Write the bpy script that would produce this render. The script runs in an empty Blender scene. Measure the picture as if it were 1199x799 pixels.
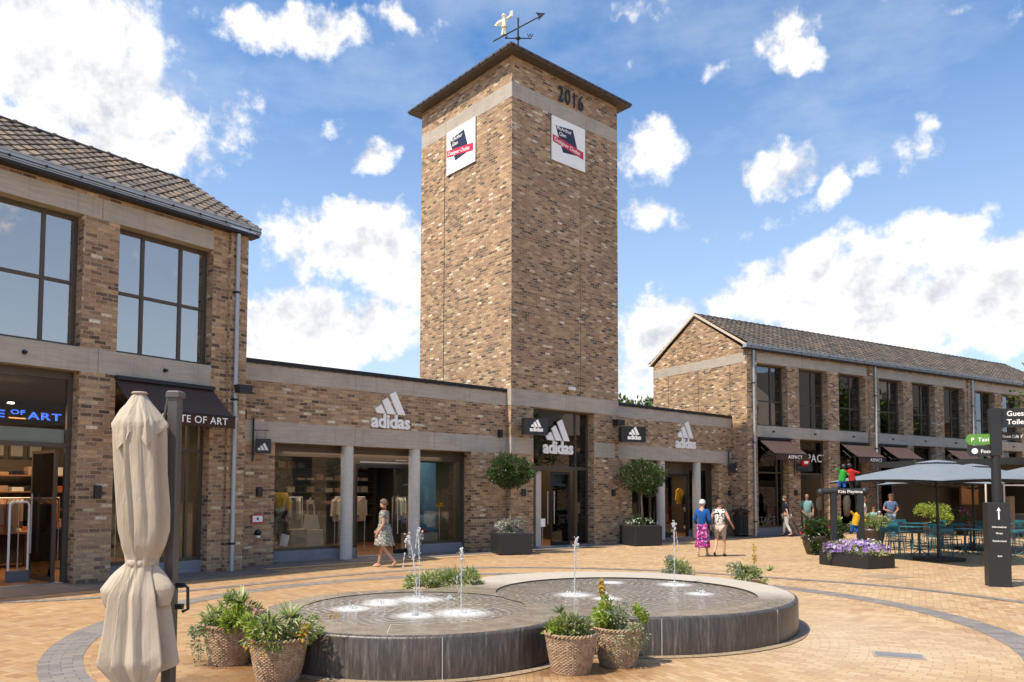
import bpy, bmesh, math, random
EXPO=.63;SKR,SKG,SKB=.54,.82,1.02
from mathutils import Vector, Matrix, noise
random.seed(7)
PI=math.pi; R=math.radians
S=bpy.context.scene
COL=S.collection
# ------------------------------------------------------------------ helpers
class MB:
    """collects geometry; build() links it as ONE mesh object"""
    def __init__(s): s.v=[];s.f=[];s.m=[];s.s=[]
    def add(s,vs,fs,m=0,sm=False):
        b=len(s.v); s.v+= [tuple(v) for v in vs]
        for f in fs: s.f.append(tuple(b+i for i in f)); s.m.append(m); s.s.append(sm)
        return s
    def box(s,x0,x1,y0,y1,z0,z1,m=0):
        vs=[(x0,y0,z0),(x1,y0,z0),(x1,y1,z0),(x0,y1,z0),(x0,y0,z1),(x1,y0,z1),(x1,y1,z1),(x0,y1,z1)]
        return s.add(vs,[(0,3,2,1),(4,5,6,7),(0,1,5,4),(1,2,6,5),(2,3,7,6),(3,0,4,7)],m)
    def bbox(s,x0,x1,y0,y1,z0,z1,b=.01,m=0):
        """box with chamfered vertical and top edges"""
        rings=[]
        for z,i in ((z0,0),(z1-b,0),(z1,b)):
            a0,a1,c0,c1=x0+i,x1-i,y0+i,y1-i
            rings.append([(a0+b,c0,z),(a1-b,c0,z),(a1,c0+b,z),(a1,c1-b,z),(a1-b,c1,z),(a0+b,c1,z),(a0,c1-b,z),(a0,c0+b,z)])
        vs=sum(rings,[]);fs=[]
        for k in range(2):
            for i in range(8):
                j=(i+1)%8; fs.append((k*8+i,k*8+j,k*8+8+j,k*8+8+i))
        fs.append(tuple(range(16,24)));fs.append(tuple(range(7,-1,-1)))
        return s.add(vs,fs,m)
    def prism(s,pts,z0,z1,m=0,ax='z'):
        """closed polygon extruded along an axis; pts ccw in the plane"""
        n=len(pts)
        if ax=='z': vs=[(x,y,z0) for x,y in pts]+[(x,y,z1) for x,y in pts]
        elif ax=='y': vs=[(x,z0,y) for x,y in pts]+[(x,z1,y) for x,y in pts]
        else: vs=[(z0,x,y) for x,y in pts]+[(z1,x,y) for x,y in pts]
        fs=[tuple(range(n-1,-1,-1)),tuple(range(n,2*n))]+[(i,(i+1)%n,n+(i+1)%n,n+i) for i in range(n)]
        return s.add(vs,fs,m)
    def cyl(s,p0,p1,r0,r1=None,n=12,m=0,caps=True,sm=True):
        r1=r0 if r1 is None else r1
        p0=Vector(p0);p1=Vector(p1);d=(p1-p0).normalized()
        a=Vector((0,0,1)) if abs(d.z)<.9 else Vector((1,0,0))
        u=d.cross(a).normalized();w=d.cross(u)
        vs=[]
        for p,r in ((p0,r0),(p1,r1)):
            for i in range(n):
                t=2*PI*i/n; vs.append(p+u*math.cos(t)*r+w*math.sin(t)*r)
        s.add(vs,[(i,n+i,n+(i+1)%n,(i+1)%n) for i in range(n)],m,sm)
        if caps: s.add(vs,[tuple(range(n)),tuple(range(2*n-1,n-1,-1))],m)
        return s
    def tube(s,path,r,n=8,m=0,caps=True,flat=1.0):
        path=[Vector(p) for p in path];k=len(path)
        rs=r if isinstance(r,(list,tuple)) else [r]*k
        vs=[];pu=None
        for i,p in enumerate(path):
            d=(path[min(i+1,k-1)]-path[max(i-1,0)]).normalized()
            if pu is None:
                a=Vector((0,0,1)) if abs(d.z)<.9 else Vector((1,0,0)); u=d.cross(a).normalized()
            else: u=(pu-d*pu.dot(d)).normalized()
            pu=u;w=d.cross(u)
            for j in range(n):
                t=2*PI*j/n; vs.append(p+u*math.cos(t)*rs[i]+w*math.sin(t)*rs[i]*flat)
        fs=[(i*n+j,i*n+(j+1)%n,(i+1)*n+(j+1)%n,(i+1)*n+j) for i in range(k-1) for j in range(n)]
        s.add(vs,fs,m,True)
        if caps: s.add(vs,[tuple(range(n-1,-1,-1)),tuple(range((k-1)*n,k*n))],m)
        return s
    def lathe(s,prof,n=24,c=(0,0,0),m=0,sx=1,sy=1,fn=None,cap0=False,cap1=False):
        vs=[]
        for k,(r,z) in enumerate(prof):
            for i in range(n):
                t=2*PI*i/n; rr=r if fn is None else fn(r,z,t,k)
                vs.append((c[0]+math.cos(t)*rr*sx,c[1]+math.sin(t)*rr*sy,c[2]+z))
        K=len(prof)
        s.add(vs,[(k*n+i,k*n+(i+1)%n,(k+1)*n+(i+1)%n,(k+1)*n+i) for k in range(K-1) for i in range(n)],m,True)
        if cap0: s.add(vs[:n],[tuple(range(n-1,-1,-1))],m)
        if cap1: s.add(vs[-n:],[tuple(range(n))],m)
        return s
    def ball(s,c,r,n=10,m=0,sx=1,sy=1,sz=1):
        K=max(4,n//2)
        prof=[(max(1e-4,math.sin(PI*k/K))*r,-math.cos(PI*k/K)*r*sz) for k in range(K+1)]
        return s.lathe(prof,n,c,m,sx,sy)
    def xf(s,M,i0=0):
        for i in range(i0,len(s.v)): s.v[i]=tuple(M@Vector(s.v[i]))
        return s
    def build(s,name,mats,parent=None,loc=(0,0,0),rot=(0,0,0),uv=True,link=True):
        me=bpy.data.meshes.new(name)
        me.from_pydata(s.v,[],s.f)
        mats=mats if isinstance(mats,(list,tuple)) else [mats]
        for m in mats: me.materials.append(m)
        me.polygons.foreach_set('material_index',s.m)
        me.polygons.foreach_set('use_smooth',s.s)
        me.update()
        if uv:
            L=me.uv_layers.new(name='UVMap').data
            vc=me.vertices
            for p in me.polygons:
                n=p.normal; ax=max(range(3),key=lambda k:abs(n[k]))
                for li,vi in zip(p.loop_indices,p.vertices):
                    c=vc[vi].co
                    L[li].uv=(c.y,c.z) if ax==0 else ((c.x,c.z) if ax==1 else (c.x,c.y))
        o=bpy.data.objects.new(name,me)
        if link: COL.objects.link(o)
        if parent: o.parent=parent
        o.location=loc;o.rotation_euler=rot
        return o
def tag(o,label=None,cat=None,group=None,kind=None):
    if label:
        o['label']=label
        if len(label.split())>16: print('LONG',len(label.split()),label)
    if cat:o['category']=cat
    if group:o['group']=group
    if kind:o['kind']=kind
    return o
def thing(name,label,cat,loc=(0,0,0),rz=0,group=None):
    o=bpy.data.objects.new(name,None);COL.objects.link(o);o.empty_display_size=.1
    o.location=loc;o.rotation_euler=(0,0,rz)
    return tag(o,label,cat,group)
def dup(o,loc=None,rz=None,label=None,group=None,scale=None,parent=None):
    c=o.copy();COL.objects.link(c)
    if parent is not None: c.parent=parent
    if loc is not None:c.location=loc
    if rz is not None:c.rotation_euler=(0,0,rz)
    if label:c['label']=label
    if group:c['group']=group
    if scale:c.scale=(scale,)*3 if not isinstance(scale,tuple) else scale
    for ch in list(o.children):
        dup(ch,parent=c)
    return c
class Fr:
    """frame of a facade: x along the wall, y into the building, z up"""
    def __init__(s,P,a): s.P=P;s.a=a;s.rz=PI/2-a;s.d=(math.sin(a),math.cos(a))
    def w(s,x,y,z=0): return (s.P[0]+s.d[0]*x-s.d[1]*y, s.P[1]+s.d[1]*x+s.d[0]*y, z)
FL=Fr((-7.317,16.428),.66057); FA=Fr((-5.969,18.928),.85507); FR=Fr((10.22,31.78),1.04085)
_tc={}
def text_mb(txt,size,ext,off=0.0,align='LEFT',space=1.0,mirror=False):
    """text as mesh data in the XZ plane facing -y, extruded"""
    c=bpy.data.curves.new('txt','FONT');c.body=txt;c.size=size;c.extrude=ext/2;c.offset=off*size;c.align_x=align;c.space_character=space;c.resolution_u=3
    o=bpy.data.objects.new('txt',c);COL.objects.link(o)
    dg=bpy.context.evaluated_depsgraph_get();me=bpy.data.meshes.new_from_object(o.evaluated_get(dg))
    b=MB();b.add([(v.co.x,-v.co.z,v.co.y) for v in me.vertices],[tuple(p.vertices) for p in me.polygons])
    bpy.data.objects.remove(o);bpy.data.curves.remove(c);bpy.data.meshes.remove(me)
    return b
def text(name,txt,size,mat,parent,loc,ext=.01,off=0.0,align='LEFT',rz=0,space=1.0,rot=None):
    b=text_mb(txt,size,ext,off,align,space)
    return b.build(name,mat,parent,loc,rot or (0,0,rz),uv=False)
# ------------------------------------------------------------------ node helpers
def newmat(name):
    m=bpy.data.materials.new(name);m.use_nodes=True;nt=m.node_tree;nt.nodes.clear()
    return m,NT(nt)
class NT:
    def __init__(s,nt): s.t=nt
    def n(s,typ,inp=None,**k):
        nd=s.t.nodes.new(typ)
        for a,b in k.items(): setattr(nd,a,b)
        if inp:
            for a,b in inp.items():
                sock=nd.inputs[a]
                if isinstance(b,bpy.types.NodeSocket): s.t.links.new(b,sock)
                else: sock.default_value=b
        return nd
    def M(s,op,a,b=None,c=None,clamp=False):
        nd=s.t.nodes.new('ShaderNodeMath');nd.operation=op;nd.use_clamp=clamp
        for i,x in enumerate((a,b,c)):
            if x is None: continue
            if isinstance(x,bpy.types.NodeSocket): s.t.links.new(x,nd.inputs[i])
            else: nd.inputs[i].default_value=x
        return nd.outputs[0]
    def V(s,op,a,b=None,sc=None,out=0):
        nd=s.t.nodes.new('ShaderNodeVectorMath');nd.operation=op
        for i,x in enumerate((a,b)):
            if x is None: continue
            if isinstance(x,bpy.types.NodeSocket): s.t.links.new(x,nd.inputs[i])
            else: nd.inputs[i].default_value=x
        if sc is not None:
            if isinstance(sc,bpy.types.NodeSocket): s.t.links.new(sc,nd.inputs['Scale'])
            else: nd.inputs['Scale'].default_value=sc
        return nd.outputs[out]
    def noise(s,vec,scale,detail=3,rough=.5,out='Fac',dist=0):
        return s.n('ShaderNodeTexNoise',{'Vector':vec,'Scale':scale,'Detail':detail,'Roughness':rough,'Distortion':dist}).outputs[out]
    def ramp(s,fac,stops,interp='LINEAR'):
        nd=s.n('ShaderNodeValToRGB',{'Fac':fac});cr=nd.color_ramp;cr.interpolation=interp
        while len(cr.elements)<len(stops): cr.elements.new(.5)
        for e,(p,c) in zip(cr.elements,stops):
            e.position=p;e.color=(c[0],c[1],c[2],1) if not isinstance(c,(int,float)) else (c,c,c,1)
        return nd.outputs[0]
    def mix(s,f,a,b,mode='MIX'):
        nd=s.t.nodes.new('ShaderNodeMix');nd.data_type='RGBA';nd.blend_type=mode
        for k,x in ((0,f),(6,a),(7,b)):
            if isinstance(x,bpy.types.NodeSocket): s.t.links.new(x,nd.inputs[k])
            else: nd.inputs[k].default_value=(x[0],x[1],x[2],1) if isinstance(x,(tuple,list)) else x
        return nd.outputs[2]
    def bump(s,h,dist=.01,st=1.0,nrm=None):
        i={'Height':h,'Distance':dist,'Strength':st}
        if nrm is not None:i['Normal']=nrm
        return s.n('ShaderNodeBump',i).outputs[0]
    def uv(s): return s.n('ShaderNodeTexCoord').outputs['UV']
    def ob(s): return s.n('ShaderNodeTexCoord').outputs['Object']
    def pos(s): return s.n('ShaderNodeNewGeometry').outputs['Position']
    def out(s,sh): s.n('ShaderNodeOutputMaterial',{'Surface':sh})
    def pbr(s,col,rough=.6,nrm=None,metal=0,spec=.5,**k):
        i={'Base Color':col if isinstance(col,bpy.types.NodeSocket) else (col[0],col[1],col[2],1),'Roughness':rough,'Metallic':metal,'Specular IOR Level':spec}
        if nrm is not None:i['Normal']=nrm
        i.update(k)
        sh=s.n('ShaderNodeBsdfPrincipled',i).outputs[0]; s.out(sh); return sh
def plain(name,col,rough=.6,metal=0,var=.12,scale=6,bump=0,spec=.5,emit=None):
    """simple surface with a little mottling"""
    m,t=newmat(name);o=t.ob();nz=t.noise(o,scale,4,.6)
    c=t.mix(nz,tuple(x*(1-var) for x in col),tuple(min(1,x*(1+var)) for x in col))
    k={}
    if emit: k={'Emission Color':(*emit[0],1),'Emission Strength':emit[1]}
    rn=t.M('MULTIPLY_ADD',nz,.16,rough-.08,clamp=True)
    t.pbr(c,rn,t.bump(t.noise(o,scale*12,2),.002,bump) if bump else None,metal,spec,**k)
    return m
# ------------------------------------------------------------------ materials
def brick_mat(name,gain=1.0):
    m,t=newmat(name);uv=t.uv()
    wob=t.V('SCALE',t.V('SUBTRACT',t.noise(uv,9,2,.5,'Color'),(.5,.5,.5)),sc=.018)
    wob2=t.V('SCALE',t.V('SUBTRACT',t.noise(uv,45,2,.5,'Color'),(.5,.5,.5)),sc=.008)
    v=t.V('ADD',t.V('ADD',uv,wob),wob2)
    b=t.n('ShaderNodeTexBrick',{'Vector':v,'Color1':(0,0,0,1),'Color2':(1,1,1,1),'Mortar':(.5,.5,.5,1),'Scale':1,'Mortar Size':.0105,'Mortar Smooth':.45,'Brick Width':.228,'Row Height':.082},offset=.5,offset_frequency=2)
    rnd=t.M('ADD',t.M('MULTIPLY',b.outputs[0],.97),t.M('MULTIPLY_ADD',t.noise(uv,1.3,3,.6),.24,-.12),clamp=True)
    g=gain
    col=t.ramp(rnd,[(0,(.045*g,.034*g,.026*g)),(.09,(.10*g,.063*g,.042*g)),(.22,(.21*g,.125*g,.074*g)),(.38,(.34*g,.208*g,.118*g)),(.50,(.24*g,.140*g,.084*g)),(.66,(.41*g,.268*g,.148*g)),(.78,(.47*g,.315*g,.175*g)),(.86,(.28*g,.170*g,.102*g)),(.92,(.42*g,.31*g,.20*g)),(.96,(.62*g,.53*g,.40*g)),(1,(.70*g,.63*g,.52*g))])
    n1=t.noise(uv,38,4,.7)
    col=t.mix(t.ramp(n1,[(.34,.62),(.58,0)]),col,(.13,.082,.06))
    n4=t.noise(uv,16,3,.6);col=t.mix(t.ramp(n4,[(.52,0),(.66,.30)]),col,(.56,.38,.21))
    # mortar smeared over the handmade bricks
    sm=t.ramp(t.noise(uv,6.5,5,.72),[(.56,0),(.66,1)])
    col=t.mix(t.M('MULTIPLY',sm,.45),col,(.58,.46,.33))
    mor=t.mix(t.noise(uv,22,3),(.42,.33,.235),(.60,.48,.345))
    col=t.mix(b.outputs['Fac'],col,mor)
    # broad weathering
    col=t.mix(t.ramp(t.noise(uv,.45,3),[(.35,0),(.75,.30)]),col,(.20,.14,.10))
    h=t.M('ADD',t.M('MULTIPLY',t.M('SUBTRACT',1,b.outputs['Fac']),t.M('MULTIPLY_ADD',b.outputs[0],.5,.6)),t.M('MULTIPLY',n1,.5))
    t.pbr(col,.9,t.bump(h,.020,1.0),spec=.25)
    return m
M={}
M['brick']=brick_mat('handmade_brick',1.58)
def concrete(name,c0,c1,sc=1.0):
    m,t=newmat(name);uv=t.uv();st=t.V('MULTIPLY',uv,(.6,9,1))
    n1=t.noise(st,2.2,5,.65);n2=t.noise(uv,1.3,4,.6);n3=t.noise(uv,60,2,.6)
    col=t.mix(t.ramp(n1,[(.3,0),(.7,1)]),c0,c1)
    col=t.mix(t.ramp(n2,[(.45,0),(.8,.5)]),col,tuple(x*.62 for x in c0))
    vs=t.noise(t.V('MULTIPLY',uv,(14,.5,1)),1,3,.6)
    col=t.mix(t.ramp(vs,[(.56,0),(.8,.4)]),col,tuple(x*.5 for x in c0))
    col=t.mix(t.ramp(n3,[(.3,.25),(.45,0)]),col,tuple(x*.6 for x in c0))
    t.pbr(col,.85,t.bump(t.M('ADD',t.M('MULTIPLY',n1,.4),n3),.004,.5),spec=.3)
    return m
M['concrete']=concrete('board_marked_concrete',(.39,.345,.285),(.52,.465,.39))
M['column']=concrete('smooth_concrete',(.56,.525,.47),(.66,.62,.565))
M['bluestone']=concrete('bluestone',(.20,.21,.23),(.27,.28,.31))
def tile_mat(name,c):
    m,t=newmat(name);g=t.n('ShaderNodeNewGeometry');r=g.outputs['Random Per Island']
    col=t.ramp(r,[(0,tuple(x*.62 for x in c)),(.35,tuple(x*.9 for x in c)),(.7,tuple(x*1.12 for x in c)),(.93,(c[0]*1.5,c[1]*1.35,c[2]*1.15)),(1,(c[0]*1.7,c[1]*1.6,c[2]*1.5))])
    o=t.ob();n=t.noise(o,14,4,.65)
    col=t.mix(t.ramp(n,[(.4,0),(.75,.55)]),col,(.085,.075,.06))
    t.pbr(col,.8,t.bump(t.noise(o,90,3),.003,.5),spec=.3)
    return m
M['tile']=tile_mat('clay_tile',(.150,.124,.104))
M['tile_dark']=tile_mat('shade_toned_tile',(.098,.082,.072))  # darker copy: the right roof's missing sunlight is put into the colour
M['frame']=plain('bronze_frame',(.092,.074,.056),.45,.3)
M['darkmetal']=plain('dark_metal',(.025,.026,.028),.45,.4)
M['zinc']=plain('zinc',(.42,.45,.47),.45,.35,.15)
M['black']=plain('black_plastic',(.016,.016,.018),.42)
M['white']=plain('white_paint',(.93,.92,.90),.5,var=.02)
M['signblack']=plain('black_sign_panel',(.010,.010,.011),.3)
M['steel']=plain('brushed_steel',(.55,.55,.56),.3,.9)
M['verge']=plain('verge_board',(.62,.52,.42),.7)
def glass(name,base,tint=(.9,.93,.92),rough=.0,rc=(.92,.95,1)):
    m,t=newmat(name)
    fr=t.n('ShaderNodeFresnel',{'IOR':1.5}).outputs[0]
    f=t.M('ADD',t.M('MULTIPLY',fr,1.0),base,clamp=True)
    wn=t.bump(t.noise(t.ob(),.9,1),.02,.12)
    gl=t.n('ShaderNodeBsdfGlossy',{'Color':(*rc,1),'Roughness':rough,'Normal':wn}).outputs[0]
    tr=t.n('ShaderNodeBsdfTransparent',{'Color':(*tint,1)}).outputs[0]
    t.out(t.n('ShaderNodeMixShader',{0:f,1:tr,2:gl}).outputs[0]);return m
M['glass']=glass('shop_glass',.0)
M['glass_up']=glass('solar_glass',.46,(.35,.38,.42),0,(1.0,.88,.79))
M['glass_up2']=glass('dark_solar_glass',.14,(.4,.42,.45))
M['glass_tower']=glass('dark_tower_glass',.08,(.5,.54,.55))
def canvas(name,c,rough=.85):
    m,t=newmat(name);o=t.ob()
    w=t.n('ShaderNodeTexWave',{'Vector':o,'Scale':120.,'Distortion':1.}).outputs['Fac']
    col=t.mix(t.ramp(t.noise(o,3.5,5,.6),[(.3,0),(.75,.6)]),c,tuple(x*.75 for x in c))
    sh=t.n('ShaderNodeBsdfPrincipled',{'Base Color':col,'Roughness':rough,'Specular IOR Level':.2,'Sheen Weight':.15,'Normal':t.bump(t.M('ADD',t.M('MULTIPLY',w,.15),t.noise(o,7,3)),.012,.45)}).outputs[0]
    tr=t.n('ShaderNodeBsdfTranslucent',{'Color':col}).outputs[0]
    t.out(t.n('ShaderNodeMixShader',{0:.18,1:sh,2:tr}).outputs[0]);return m
M['awning']=canvas('brown_canvas',(.085,.045,.038))
def parasol_cloth():
    m,t=newmat('parasol_cloth');o=t.ob();s3=t.n('ShaderNodeSeparateXYZ',{0:o});an=t.M('ARCTAN2',s3.outputs[0],s3.outputs[1])
    v=t.n('ShaderNodeCombineXYZ',{0:t.M('MULTIPLY',an,.9),1:t.M('MULTIPLY',s3.outputs[2],.55),2:0.}).outputs[0]
    n1=t.noise(v,5.5,4,.55,dist=.6);n2=t.noise(o,2.2,5,.6);w=t.n('ShaderNodeTexWave',{'Vector':o,'Scale':170.}).outputs['Fac']
    c=t.mix(t.ramp(n2,[(.35,0),(.75,.5)]),(.60,.52,.42),(.47,.39,.30));c=t.mix(t.ramp(t.noise(o,14,4,.7),[(.55,0),(.8,.3)]),c,(.36,.30,.23))
    nr=t.bump(t.M('ADD',n1,t.M('MULTIPLY',w,.02)),.026,.7)
    d=t.n('ShaderNodeBsdfPrincipled',{'Base Color':c,'Roughness':.85,'Specular IOR Level':.2,'Normal':nr}).outputs[0];l=t.n('ShaderNodeBsdfTranslucent',{'Color':c}).outputs[0]
    t.out(t.n('ShaderNodeMixShader',{0:.15,1:d,2:l}).outputs[0]);return m
M['beige']=parasol_cloth()
M['greyblue']=canvas('grey_blue_canvas',(.235,.275,.32))
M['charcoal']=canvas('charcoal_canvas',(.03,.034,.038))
M['wood']=plain('interior_wood',(.20,.10,.05),.45,0,.3,3)
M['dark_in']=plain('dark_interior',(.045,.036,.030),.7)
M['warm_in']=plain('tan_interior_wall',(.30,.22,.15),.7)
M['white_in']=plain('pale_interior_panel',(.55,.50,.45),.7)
M['ceil']=plain('interior_ceiling',(.10,.085,.07),.8)
M['lamp_e']=plain('spot_emission',(.9,.8,.6),.5,emit=((1,.78,.5),14))
M['neon']=plain('blue_neon',(.05,.15,.8),.5,emit=((.05,.16,1.0),1.2))
M['neon_o']=plain('orange_neon',(.8,.3,.05),.5,emit=((1,.35,.08),1.2))
M['red']=plain('red_panel',(.55,.015,.03),.4)
M['crimson']=plain('crimson_band',(.62,.02,.07),.5)
M['navy']=plain('navy_print',(.016,.02,.05),.5)
M['green']=plain('green_sign',(.10,.27,.035),.5)
M['teal']=plain('teal_paint',(.022,.14,.18),.4,.1)
M['gold']=plain('gold_leaf',(.95,.84,.58),.4,.4)
M['soil']=plain('soil',(.05,.035,.025),.9,bump=1,scale=20)
M['bark']=plain('bark',(.20,.15,.10),.9,bump=1,scale=15)
M['box_black']=plain('black_planter',(.018,.019,.021),.5,0,.2,2)
M['pot']=plain('brown_pot',(.055,.036,.028),.45,0,.3,4)
M['skin']=plain('skin',(.52,.29,.20),.55,0,.08)
M['skin_d']=plain('tanned_skin',(.36,.18,.11),.55,0,.08)
M['hair_w']=plain('white_hair',(.62,.60,.56),.7,0,.2,40)
M['hair_b']=plain('brown_hair',(.10,.055,.03),.7,0,.3,40)
M['hair_g']=plain('grey_brown_hair',(.13,.085,.055),.7,0,.3,40)
for n,c in dict(c_blue=(.012,.10,.38),c_navy=(.012,.016,.035),c_white=(.72,.72,.70),c_cream=(.58,.48,.40),c_mint=(.22,.42,.42),c_khaki=(.16,.17,.13),c_yellow=(.75,.42,.02),c_black=(.012,.012,.014),c_grey=(.22,.23,.24),c_steelblue=(.10,.17,.30),c_jeans=(.22,.32,.42),c_lblue=(.25,.55,.60),c_rust=(.45,.12,.05),c_tan=(.38,.27,.18),c_orange=(.9,.12,.02),c_red=(.55,.02,.03),c_green=(.03,.38,.05),c_pink=(.5,.25,.24)).items():
    M[n]=canvas(n,c) if n not in() else None
def pattern(name,c0,c1,c2,sc,th=.5):
    m,t=newmat(name);o=t.ob();v=t.n('ShaderNodeTexVoronoi',{'Vector':t.V('ADD',o,t.V('SCALE',t.noise(o,sc*.6,2,.5,'Color'),sc=.12)),'Scale':sc})
    col=t.mix(t.ramp(v.outputs['Distance'],[(th-.08,0),(th+.02,1)]),c0,c1)
    col=t.mix(t.ramp(t.noise(o,sc*.9,1),[(.56,0),(.6,1)]),col,c2)
    t.pbr(col,.85,spec=.2);return m
M['p_dress']=pattern('grey_floral',(.40,.37,.31),(.17,.17,.14),(.52,.49,.43),26,.4)
M['p_pink']=pattern('pink_floral',(.55,.05,.28),(.10,.02,.12),(.62,.30,.50),16,.5)
M['p_spots']=pattern('black_white_spots',(.02,.02,.02),(.70,.68,.64),(.02,.02,.02),20,.33)
def leafmat(name,stops,tr=.3,rough=.5):
    m,t=newmat(name);g=t.n('ShaderNodeNewGeometry')
    col=t.ramp(g.outputs['Random Per Island'],stops)
    d=t.n('ShaderNodeBsdfPrincipled',{'Base Color':col,'Roughness':rough,'Specular IOR Level':.35}).outputs[0]
    l=t.n('ShaderNodeBsdfTranslucent',{'Color':t.mix(.5,col,(.20,.28,.03))}).outputs[0]
    t.out(t.n('ShaderNodeMixShader',{0:tr,1:d,2:l}).outputs[0]);return m
M['leaf_tree']=leafmat('tree_leaf',[(0,(.016,.036,.012)),(.5,(.03,.062,.018)),(.85,(.055,.095,.025)),(1,(.10,.14,.035))],.2,.4)
M['leaf_mix']=leafmat('mixed_leaf',[(0,(.12,.19,.04)),(.3,(.25,.33,.08)),(.55,(.38,.43,.15)),(.78,(.50,.52,.27)),(.92,(.62,.60,.42)),(1,(.68,.60,.42))],.3,.4)
M['leaf_lime']=leafmat('lime_leaf',[(0,(.16,.26,.04)),(.5,(.32,.43,.06)),(.85,(.46,.52,.10)),(1,(.60,.54,.18))],.35)
M['leaf_sage']=leafmat('sage_leaf',[(0,(.12,.16,.08)),(.5,(.25,.30,.17)),(.85,(.38,.40,.26)),(1,(.55,.52,.40))],.25)
M['leaf_grey']=leafmat('silver_leaf',[(0,(.16,.18,.14)),(.5,(.28,.30,.25)),(.85,(.42,.42,.38)),(1,(.60,.56,.56))],.2)
M['leaf_bg']=leafmat('background_leaf',[(0,(.03,.06,.012)),(.5,(.07,.11,.02)),(1,(.17,.20,.04))],.3)
M['petal_w']=leafmat('white_petal',[(0,(.6,.58,.52)),(1,(.85,.83,.78))],.3)
M['petal_v']=leafmat('violet_petal',[(0,(.25,.12,.50)),(.45,(.42,.28,.66)),(.8,(.60,.48,.75)),(1,(.8,.75,.85))],.3)
M['petal_y']=leafmat('yellow_petal',[(0,(.45,.24,.02)),(.6,(.60,.36,.03)),(1,(.65,.47,.08))],.3)
M['petal_r']=leafmat('dark_red_petal',[(0,(.12,.01,.03)),(1,(.30,.02,.06))],.2)
def wicker():
    m,t=newmat('wicker');o=t.ob();n=t.noise(o,16,4,.65);n2=t.noise(o,120,2)
    c=t.mix(t.ramp(n,[(.3,0),(.7,1)]),(.27,.17,.10),(.52,.38,.26))
    c=t.mix(t.ramp(n2,[(.5,0),(.8,.5)]),c,(.16,.10,.065))
    t.pbr(c,.75,t.bump(n2,.002,.5),spec=.3);return m
M['wicker']=wicker()
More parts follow.
